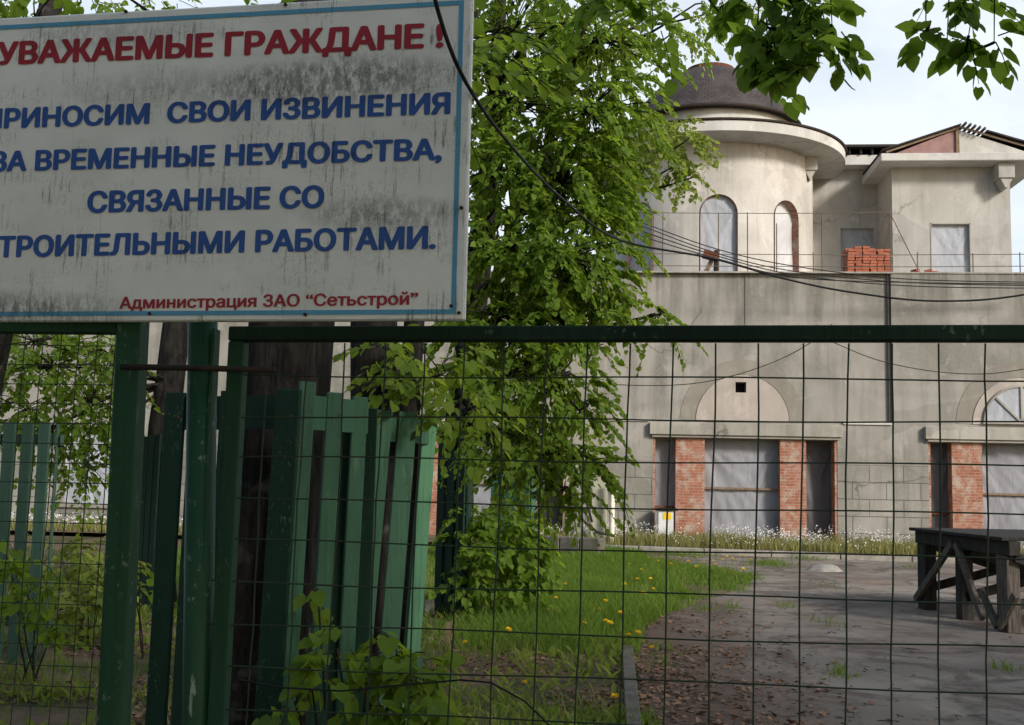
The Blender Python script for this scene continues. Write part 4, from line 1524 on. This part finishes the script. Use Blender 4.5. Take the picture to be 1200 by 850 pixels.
# the big crown between the board and the tower
tcn = gr(532, 714)
CR = []
def cp(px_, py_, Y, rx, rz, n, ry=None):
    CR.append((at(px_, py_, Y), (rx, ry or rx * 1.1, rz), n))
cp(600, 40, 10.5, .85, .55, 46); cp(700, 45, 10.0, .8, .5, 44); cp(640, -40, 10.5, 1.1, .5, 40); cp(755, 10, 10.5, .35, .2, 6); cp(815, 5, 10.5, .2, .12, 2)
cp(600, 120, 10.0, .75, .5, 46); cp(690, 130, 9.6, .65, .45, 44); cp(705, 180, 9.8, .25, .4, 18)
cp(585, 205, 9.6, .6, .45, 40); cp(660, 215, 9.4, .65, .45, 46); cp(700, 240, 9.6, .22, .3, 16)
cp(590, 290, 9.2, .6, .42, 42); cp(665, 300, 9.0, .55, .40, 44); cp(690, 325, 9.0, .2, .2, 12)
cp(585, 370, 9.0, .55, .34, 34); cp(650, 370, 9.0, .45, .26, 26); cp(730, 352, 9.2, .14, .06, 4); cp(775, 368, 9.2, .14, .04, 3)
cp(590, 440, 9.0, .5, .36, 34); cp(655, 440, 8.8, .34, .34, 26); cp(680, 480, 8.8, .2, .18, 9)
cp(580, 510, 8.8, .38, .26, 24); cp(640, 530, 8.8, .38, .24, 26); cp(680, 535, 8.7, .18, .10, 7); cp(708, 550, 8.7, .06, .04, 2); cp(655, 572, 8.8, .24, .10, 9)
CR = [(c, r_, int(n * (2.25 if c.z > 2.6 else 1.6))) for c, r_, n in CR]
tree('linden_tree', 'leafy green linden filling the space between notice board and round tower', 'tree', [(tcn.x, 14.2, 0), (tcn.x + .02, 14.0, 2.4), (tcn.x + .3, 13.2, 4.0), (tcn.x + .6, 12.2, 5.6), (tcn.x + .7, 11.6, 7.5)], [.22, .18, .15, .11, .05], CR,
     leaf=.058, per=22, seed=3, spread=.32, droop=.5, from_low=2.2, limb_r=.045,
     extra=[([at(612, 330, 11.5), at(598, 200, 10.8), at(575, 110, 10.2), at(560, 30, 10), at(548, -40, 10)], .05), ([at(606, 260, 11), at(640, 170, 10.4), at(668, 90, 10), at(690, 10, 9.8)], .035),
            ([at(575, 110, 10.2), at(610, 60, 10), at(650, 30, 9.8), at(730, 12, 9.6)], .028), ([at(600, 210, 10.6), at(640, 240, 10), at(690, 250, 9.7), at(735, 270, 9.6)], .024)])
# paler branch in front of the tower
tF = at(622, 560, 21.9)
CR = []
cp(790, 150, 18.5, .30, .36, 22); cp(765, 175, 18.5, .4, .4, 22); cp(805, 165, 18.4, .22, .22, 12); cp(790, 195, 18.2, .30, .16, 9); cp(812, 208, 18.2, .16, .10, 5); cp(740, 140, 19, .4, .5, 18); cp(700, 60, 19.5, .8, .55, 28)
cp(620, 430, 19.5, .8, .5, 22); cp(640, 505, 19.5, .9, .55, 24); cp(680, 20, 20, 1.0, .6, 24); cp(850, 5, 19, .5, .2, 8); cp(800, 30, 19, .4, .25, 7); cp(770, 60, 19, .3, .2, 4)
CR = [(c, r_, int(n * 1.45)) for c, r_, n in CR]
tree('linden_tree', 'pale sunlit linden behind, one branch hanging before the tower', 'tree', [(tF.x - .15, 22.1, 0), (tF.x - .1, 22.0, 3), (tF.x + .1, 21.5, 6), (tF.x + .4, 21, 9.5)], [.24, .2, .16, .08], CR, leaf=.10, per=12, mat='leaf_light', twigs=False, seed=4, spread=.4, droop=.5, from_low=2.6, limb_r=.05)
# left trees
tE = gr(185, 708)
CR = []
cp(60, 430, 12.5, .9, .35, 34); cp(105, 470, 12.5, .4, .4, 22); cp(30, 480, 12.8, .5, .35, 20); cp(100, 545, 12.5, .28, .3, 12); cp(40, 400, 12.5, .8, .3, 26); cp(130, 420, 12.5, .3, .3, 10); cp(60, 500, 13, .7, .35, 26); cp(120, 410, 13, .4, .25, 14); cp(90, -60, 12, 1.8, .9, 50)
tree('linden_tree', 'slim dark trunk rising from narrow tree guard between two gate posts', 'tree', [(tE.x, 13.5, 0), (tE.x + .02, 13.5, 2.2), (tE.x + .12, 13.5, 3.6), (tE.x + .1, 13.4, 7)], [.23, .19, .17, .1], [(c, r_, int(n * 1.9)) for c, r_, n in CR], leaf=.08, per=12, seed=5, spread=.38, droop=.55, from_low=2.6, limb_r=.04)
tD = at(8, 420, 9.6)
tree('linden_tree', 'dark trunk at the left edge rising from faded tree guard', 'tree', [(tD.x - .45, 9.6, 0), (tD.x - .30, 9.6, 1.9), (tD.x - .10, 9.6, 2.9), (tD.x + .2, 9.6, 6)], [.22, .18, .15, .1], [((tD.x, 9.6, 5.6), (1.6, 1.4, 1.0), 90)], leaf=.09, per=10, seed=6, from_low=3.0)

# lindens behind the viewer on the right: they shade the gate, and two of their branches hang into view
def shade_tree(label, x, y, clumps, seed, tr=.24, extra=None, h=7):
    return tree('linden_tree', label, 'tree', [(x, y, 0), (x + .05, y, 2.5), (x - .1, y + .1, 5), (x, y, h)], [tr, tr * .8, tr * .62, tr * .3], clumps, leaf=.19, per=10, mat='leaf', seed=seed, spread=.7, droop=.4, twigs=False, from_low=2.4, limb_r=.07, extra=extra)


for i, (x, y) in enumerate(((4.6, -3.4), (8.2, -.6), (12.5, 1.8), (8.6, -7.0), (15.0, -3.5), (-.6, -3.2), (-4.6, -1.6), (2.0, -8.5), (-6.5, -6.5))):
    rs = random.Random(50 + i)
    cls = [((x + rs.uniform(-1.6, 1.6), y + rs.uniform(-1.6, 1.6), rs.uniform(2.8, 7.4) if i < 5 else rs.uniform(3.4, 6.5)), (1.5, 1.5, 1.1), 30 if i == 1 else (32 if i > 4 else 76)) for _ in range(12)]
    shade_tree(('crooked linden outside the view, nearest on the right', 'broad linden outside the view, level with the viewer on the right', 'tall linden outside the view, farthest along the driveway', 'slender linden outside the view, well behind the viewer', 'dense linden outside the view, farthest to the right', 'wide linden outside the view, directly behind the viewer', 'low linden outside the view, behind the viewer on the left', 'full linden outside the view, far back behind the viewer', 'spreading linden outside the view, far back on the left')[i], x, y, cls, 60 + i)

# the two dark sprays hanging from above
CR = []
cp(840, -5, 3.9, .07, .03, 4); cp(975, 30, 3.55, .04, .04, 3); cp(890, -10, 3.7, .10, .05, 6); cp(920, 30, 3.6, .08, .04, 3); cp(960, 0, 3.6, .07, .05, 4); cp(935, 5, 3.65, .10, .05, 7); cp(908, 35, 3.6, .08, .05, 5); cp(950, 35, 3.6, .07, .05, 5); cp(900, 62, 3.6, .06, .03, 3); cp(940, 60, 3.55, .05, .03, 3); cp(885, 85, 3.6, .03, .015, 1); cp(935, 85, 3.6, .04, .015, 2); cp(960, 80, 3.55, .02, .02, 1); cp(905, -80, 3.7, .25, .06, 10)
cp(1085, 42, 3.5, .02, .015, 1); cp(1110, 45, 3.5, .03, .02, 2); cp(1135, 42, 3.5, .03, .02, 2); cp(1165, 50, 3.5, .025, .02, 2); cp(1118, 8, 3.5, .025, .02, 2); cp(1140, -8, 3.5, .03, .03, 2); cp(1120, -60, 3.5, .06, .04, 4)
cp(545, -12, 2.75, .02, .01, 1); cp(690, 10, 4.3, .08, .04, 3); cp(765, 35, 4.3, .04, .05, 2); cp(710, -25, 4.3, .16, .05, 7); cp(785, -30, 4.2, .14, .04, 6)
tree('linden_tree', 'overhanging linden whose dark leafy sprays hang down before the sky', 'tree', [(3.3, 1.3, 0), (3.25, 1.4, 2.2), (3.0, 1.8, 3.8), (2.8, 2.2, 6.5)], [.2, .16, .13, .07],
     CR, leaf=.060, per=8, mat='leaf_dark', near=True, seed=8, spread=.13, droop=.5, from_low=4.2, limb_r=.008, hang=.75)

# ------------------------------------------------------------------ bushes and sprouts
def bush(name, label, cat, base, clumps, leaf, per, mat, near, seed, spread=.2, droop=.3, group=None):
    base = Vector(base)
    root = thing(name, label, cat, base, group)
    P, D, N_, S, tw = sprays(clumps, leaf, per, spread, droop)
    ok = P[:, 2] > .03
    P, D, N_, S = P[ok], D[ok], N_[ok], S[ok]
    V, Fi = leaves_mesh(P, D, N_, S, near)
    bb = MB()
    for i, (c, rad, n) in enumerate(clumps):
        bb.tube(wob(base + Vector((random.uniform(-.08, .08), random.uniform(-.08, .08), 0)), Vector(c), 4, .06, seed + i), [.008, .007, .006, .005, .004], 5, False)
    for c, pts in tw:
        if pts[0][2] > .03:
            bb.tube(pts, [.003, .0025, .002], 3, False)
    bb.build('stems', MAT['twig'], root)
    np_mesh('foliage', V, [Fi], MAT[mat], root, smooth=near)
    return root


CR = []
cp(585, 640, 13.5, .5, .45, 60); cp(560, 600, 13.6, .35, .22, 26); cp(600, 615, 13.4, .35, .24, 30); cp(580, 650, 13.2, .42, .28, 36); cp(620, 660, 13.2, .25, .22, 18); cp(555, 680, 13.2, .3, .2, 18); cp(605, 690, 13.1, .3, .16, 16)
bush('leafy_bush', 'dense round green bush beside the dark green tree guard', 'bush', gr(585, 715), CR, .10, 11, 'leaf', False, 70, .25)
CR = []
cp(365, 800, 4.2, .08, .09, 5); cp(345, 822, 4.2, .06, .05, 3); cp(395, 760, 4.25, .06, .10, 5); cp(372, 690, 4.3, .03, .08, 2); cp(430, 800, 4.2, .09, .12, 9); cp(465, 765, 4.4, .10, .09, 9); cp(490, 790, 4.3, .10, .12, 12); cp(455, 830, 4.2, .12, .10, 10); cp(505, 835, 4.2, .06, .12, 8); cp(435, 735, 4.4, .04, .05, 2); cp(480, 870, 4.2, .2, .12, 12)
bush('linden_sprout', 'fresh linden sprouts with big leaves at the nearest tree guard', 'shoots', (-1.02, 4.6, 0), CR, .078, 5, 'leaf', True, 71, .10, .5)
CR = []
cp(30, 665, 7.4, .14, .12, 6); cp(50, 700, 7.4, .16, .14, 7); cp(20, 690, 7.3, .1, .12, 5); cp(65, 735, 7.3, .12, .1, 5); cp(5, 640, 7.4, .1, .08, 4)
bush('linden_sprout', 'thin leafy sprouts before the faded tree guard at left', 'shoots', gr(40, 800), CR, .09, 5, 'leaf', True, 72, .16, .4)
CR = []
cp(90, 650, 11.5, .45, .12, 18); cp(120, 670, 11.0, .4, .2, 22); cp(85, 690, 10.8, .35, .2, 20); cp(115, 715, 10.4, .35, .15, 16); cp(70, 640, 12, .3, .12, 8)
bush('low_shrub', 'low spreading green shrub beyond the fine mesh panel', 'bush', gr(100, 750), CR, .10, 10, 'leaf_light', False, 73, .25)
CR = []
cp(165, 660, 9.5, .04, .06, 2); cp(160, 690, 9.5, .05, .08, 3)
bush('linden_sprout', 'tiny sprout peeking out right of the square stile', 'shoots', gr(163, 770), CR, .09, 5, 'leaf', True, 74, .1, .4)


# ------------------------------------------------------------------ grass
def in_drive(X, Y):
    """left border of the driveway at Y"""
    ys = [p[1] for p in left]
    xs_ = [p[0] for p in left]
    return X > np.interp(Y, ys, xs_)


def blades(name, X, Y, h, w, mat, bend=.4, z=0.0):
    N = len(X)
    a = RNG.uniform(0, 2 * np.pi, N)
    la_ = RNG.uniform(0, 2 * np.pi, N)
    dx, dy = np.cos(a), np.sin(a)
    lx, ly = np.cos(la_) * bend, np.sin(la_) * bend
    b0 = np.stack([X - dx * w / 2, Y - dy * w / 2, np.full(N, z)], 1)
    b1 = np.stack([X + dx * w / 2, Y + dy * w / 2, np.full(N, z)], 1)
    m0 = np.stack([X - dx * w * .38 + lx * h * .28, Y - dy * w * .38 + ly * h * .28, z + h * .55], 1)
    m1 = np.stack([X + dx * w * .38 + lx * h * .28, Y + dy * w * .38 + ly * h * .28, z + h * .55], 1)
    t_ = np.stack([X + lx * h, Y + ly * h, z + h * np.sqrt(np.maximum(.1, 1 - .5 * bend * bend))], 1)
    V = np.stack([b0, b1, m1, m0, t_], 1).reshape(-1, 3)
    o = (np.arange(N) * 5)[:, None]
    q = o + np.array([0, 1, 2, 3])
    t3 = o + np.array([3, 2, 4])
    return np_mesh(name, V, [q, t3], MAT[mat])


def vnoise(X, Y, s, seed):
    return np.array([mnoise.noise(Vector((x_ * s + seed, y_ * s, seed))) for x_, y_ in zip(X, Y)])


N = 170000
X = RNG.uniform(-9, 2.6, N)
Y = 6.2 + 20.3 * RNG.random(N) ** 1.1
den = vnoise(X, Y, .55, 3.3) + .5 * vnoise(X, Y, 1.7, 8.1)
lush = np.clip(1 - np.abs(X + .55) / 1.5, 0, 1) * np.clip((Y - 10.2) / 2.0, 0, 1)       # the thick strip by the driveway
far = np.clip((Y - 17) / 4, 0, 1)
nearg = np.clip((10.5 - Y) / 2.5, 0, 1)
keep = (den + lush * 1.5 + far * .7 + nearg * .25 - .10 > RNG.random(N) * 1.0 - .15) & ~in_drive(X - .05, Y)
X, Y, lush = X[keep], Y[keep], lush[keep]
h = RNG.uniform(.05, .15, len(X)) + lush * RNG.uniform(.05, .16, len(X))
tag(blades('grass', X, Y, h, RNG.uniform(.006, .013, len(X)) * (1 + Y / 30), 'grass', .45), 'uneven green grass growing over the lawn', 'grass', kind='stuff')
N = 11000     # thick grass patch by the kerb
X = RNG.uniform(-1.5, 1.0, N); Y = RNG.uniform(10.8, 22.5, N)
keep = ~in_drive(X - .02, Y)
keep &= vnoise(X, Y, .9, 6.6) + .35 * (X < -.2) > -.12
X, Y = X[keep], Y[keep]
tag(blades('tall_grass', X, Y, RNG.uniform(.12, .30, len(X)), RNG.uniform(.008, .016, len(X)), 'grass', .5), 'taller lush grass along the left of the driveway', 'grass', kind='stuff')
N = 9000      # yellowing blades and old stalks through the lawn
X = RNG.uniform(-4.5, 2.2, N); Y = RNG.uniform(6.4, 24.5, N)
keep = ~in_drive(X - .10, Y) & (vnoise(X, Y, .8, 9.3) > .02)
X, Y = X[keep], Y[keep]
tag(blades('dry_grass', X, Y, RNG.uniform(.06, .24, len(X)), RNG.uniform(.006, .012, len(X)), 'dry_grass', .6), 'yellowing grass stalks mixed through the lawn', 'grass', kind='stuff')
# grass tufts invading the driveway
X, Y = [], []
for (px_, py_, s, n) in ((800, 700, .28, 260), (850, 690, .35, 420), (830, 672, .5, 800), (870, 678, .3, 420), (900, 662, .5, 500), (770, 680, .5, 900), (770, 700, .4, 420), (920, 712, .10, 70), (855, 715, .14, 110), (822, 715, .16, 120), (970, 732, .14, 70), (985, 792, .10, 110), (1176, 785, .08, 70), (1070, 667, .25, 120), (980, 690, .2, 60), (770, 780, .1, 60), (775, 760, .14, 60), (945, 655, .5, 300), (800, 650, .9, 900)):
    c = gr(px_, py_)
    if n < 150:
        n, s = int(n * .5), s * 1.5
    X += list(RNG.normal(c.x, s * .5, n)); Y += list(RNG.normal(c.y, s * 1.0, n))
X, Y = np.array(X), np.array(Y)
tag(blades('grass_tufts', X, Y, RNG.uniform(.02, .16, len(X)), RNG.uniform(.006, .014, len(X)), 'grass', .65), 'tufts of grass breaking through the old driveway', 'grass', kind='stuff')
# broad weed leaves near the gate
N = 2600
X = RNG.uniform(-5.5, .1, N); Y = 6.3 + 7 * RNG.random(N) ** 1.3
keep = vnoise(X, Y, 1.1, 5.5) > -.05
X, Y = X[keep], Y[keep]
n = len(X)
pos = np.stack([X, Y, np.full(n, .02)], 1)
ang = RNG.uniform(0, 2 * np.pi, n)
dirs = np.stack([np.cos(ang), np.sin(ang), RNG.uniform(.3, 1.8, n)], 1)
nor = np.stack([-np.cos(ang) * .8, -np.sin(ang) * .8, np.full(n, 1.0)], 1)
T_save = LEAF_FAR.copy()
LEAF_FAR[:, 0] *= .45
V, Fi = leaves_mesh(pos, dirs, nor, RNG.uniform(.06, .15, n), False)
LEAF_FAR[:] = T_save
tag(np_mesh('weeds', V, [Fi], MAT['leaf_light']), 'broad-leaved weeds scattered on the bare soil', 'weeds', kind='stuff')

# fallen leaves
N = 26000
X = RNG.uniform(-7.5, 3.2, N); Y = 6.3 + 9 * RNG.random(N) ** 1.2
keep = (X < 0.25) | (RNG.random(N) < np.clip(1.15 - (X - .1) / 1.7, 0.02, 1) * np.clip((15 - Y) / 5, 0, 1))
keep &= vnoise(X, Y, .8, 2.2) + .35 * (X > 0) > -.1
X, Y = X[keep], Y[keep]
n = len(X)
pos = np.stack([X, Y, RNG.uniform(.008, .022, n)], 1)
ang = RNG.uniform(0, 2 * np.pi, n)
dirs = np.stack([np.cos(ang), np.sin(ang), RNG.normal(0, .25, n)], 1)
nor = np.stack([RNG.normal(0, .3, n), RNG.normal(0, .3, n), np.ones(n)], 1)
V, Fi = leaves_mesh(pos, dirs, nor, RNG.uniform(.025, .062, n), False)
tag(np_mesh('fallen_leaves', V, [Fi], MAT['litter']), 'brown fallen leaves littering soil and driveway edge', 'leaf litter', kind='stuff')
# twigs and crumbs of dirt on the driveway
tw = MB()
rr = random.Random(77)
for i in range(80):
    x_, y_ = .3 + abs(rr.gauss(0, 1.6)), rr.uniform(7.2, 15.5)
    a = rr.uniform(0, 3.14); L = rr.uniform(.03, .16)
    m = Vector((x_, y_, .012))
    dv = Vector((math.cos(a), math.sin(a), 0)) * L / 2
    tw.tube([m - dv, m + Vector((rr.uniform(-.03, .03), rr.uniform(-.03, .03), .012)), m + dv], rr.uniform(.002, .004), 4)
tag(tw.build('fallen_twigs', MAT['twig']), 'dark fallen twigs lying scattered on the driveway', 'twigs', kind='stuff')

# flowering weeds in the bed
N = 15000
X = RNG.uniform(-3.2, 15, N)
by = np.where(X > -1, 26.75 - .17 * (X - 2.0) + .3, 27.0)
Y = by + (29.85 - by) * RNG.random(N) ** .8
hn = .5 + .5 * vnoise(X, Y, .7, 1.7)
h = RNG.uniform(.10, .40, N) * (.45 + .9 * hn)
tag(blades('bed_grass', X, Y, h, RNG.uniform(.012, .022, N), 'dry_grass', .35, .11), 'yellowish green weeds filling the flower bed', 'weeds', kind='stuff')
N2 = 2600
pw_ = np.clip(vnoise(X, Y, .9, 4.4) + .45, .02, 1) ** 2
sel = RNG.choice(N, N2, replace=False, p=pw_ / pw_.sum())
X2, Y2, h2 = X[sel], Y[sel], h[sel] * RNG.uniform(.95, 1.3, N2)
pos = np.repeat(np.stack([X2, Y2, .11 + h2], 1), 3, axis=0) + RNG.normal(0, .018, (N2 * 3, 3))
n = len(pos)
V, Fi = leaves_mesh(pos, RNG.normal(size=(n, 3)), RNG.normal(size=(n, 3)) + (0, -.5, .8), RNG.uniform(.016, .036, n), False)
tag(np_mesh('white_flowers', V, [Fi], MAT['white_petal']), 'small white flower heads over the bed by the house', 'flowers', kind='stuff')
# same weeds along the left wing
N = 3500
X = RNG.uniform(-18, -6, N); Y = RNG.uniform(27, 29.8, N)
tag(blades('bed_grass', X, Y, RNG.uniform(.1, .35, N), RNG.uniform(.014, .024, N), 'dry_grass', .35, .11), 'dry weeds along the foot of the left wing', 'weeds', kind='stuff')
n = 1500
pos = np.stack([RNG.uniform(-18, -6, n), RNG.uniform(27, 29.8, n), RNG.uniform(.3, .5, n)], 1)
V, Fi = leaves_mesh(pos, RNG.normal(size=(n, 3)), RNG.normal(size=(n, 3)) + (0, -.5, .8), RNG.uniform(.03, .05, n), False)
tag(np_mesh('white_flowers', V, [Fi], MAT['white_petal']), 'small white flower heads along the left wing', 'flowers', kind='stuff')

# dandelions, one by one
spots = [(639, 722), (642, 726), (655, 718), (700, 727), (705, 722), (709, 743), (712, 751), (737, 765), (744, 767), (752, 711), (749, 690), (690, 680), (718, 663), (760, 662), (778, 660), (785, 668), (820, 675), (858, 664), (862, 671), (870, 678), (764, 698), (549, 773), (617, 826), (720, 843), (667, 661), (742, 668), (755, 675), (850, 660), (875, 668), (800, 662), (835, 664), (768, 778), (758, 668), (772, 664), (790, 672), (808, 668), (815, 661), (826, 670), (842, 672), (848, 665), (866, 660), (880, 664), (732, 700), (760, 690), (680, 745), (590, 760), (660, 700), (725, 735)]
proto = None
rr = random.Random(4)
for i, (px_, py_) in enumerate(spots):
    c = gr(px_, py_ + 4)
    if proto is None:
        proto = thing('dandelion', 'yellow dandelion in bloom among grass beside the driveway', 'dandelion', (0, 0, 0), 'dandelions in the grass')
        MB().tube([(0, 0, 0), (.01, 0, .08), (.012, .005, .17)], .004, 5).build('stem', MAT['grass'], proto)
        hd = MB()
        for k in range(26):
            a = k * 2.4
            r_ = .012 + .02 * (k / 26)
            el = .9 - .8 * k / 26
            p = Vector((.012, .005, .172))
            d = Vector((math.cos(a) * math.cos(el), math.sin(a) * math.cos(el), math.sin(el)))
            s_ = Vector((-math.sin(a), math.cos(a), 0)) * .0055
            hd.add([p - s_ * .4, p + s_ * .4, p + d * .030 + s_, p + d * .030 - s_], [(0, 1, 2, 3)])
        hd.build('flower_head', MAT['yellow_petal'], proto)
        o = proto
    else:
        o = proto.copy()
        COL.objects.link(o)
        for ch in list(proto.children):
            d = ch.copy()
            COL.objects.link(d)
            d.parent = o
    o.location = c
    s_ = rr.uniform(.85, 1.3)
    o.scale = (s_, s_, s_)
    o.rotation_euler = (rr.uniform(-.25, .25), rr.uniform(-.25, .25), rr.uniform(0, 6))
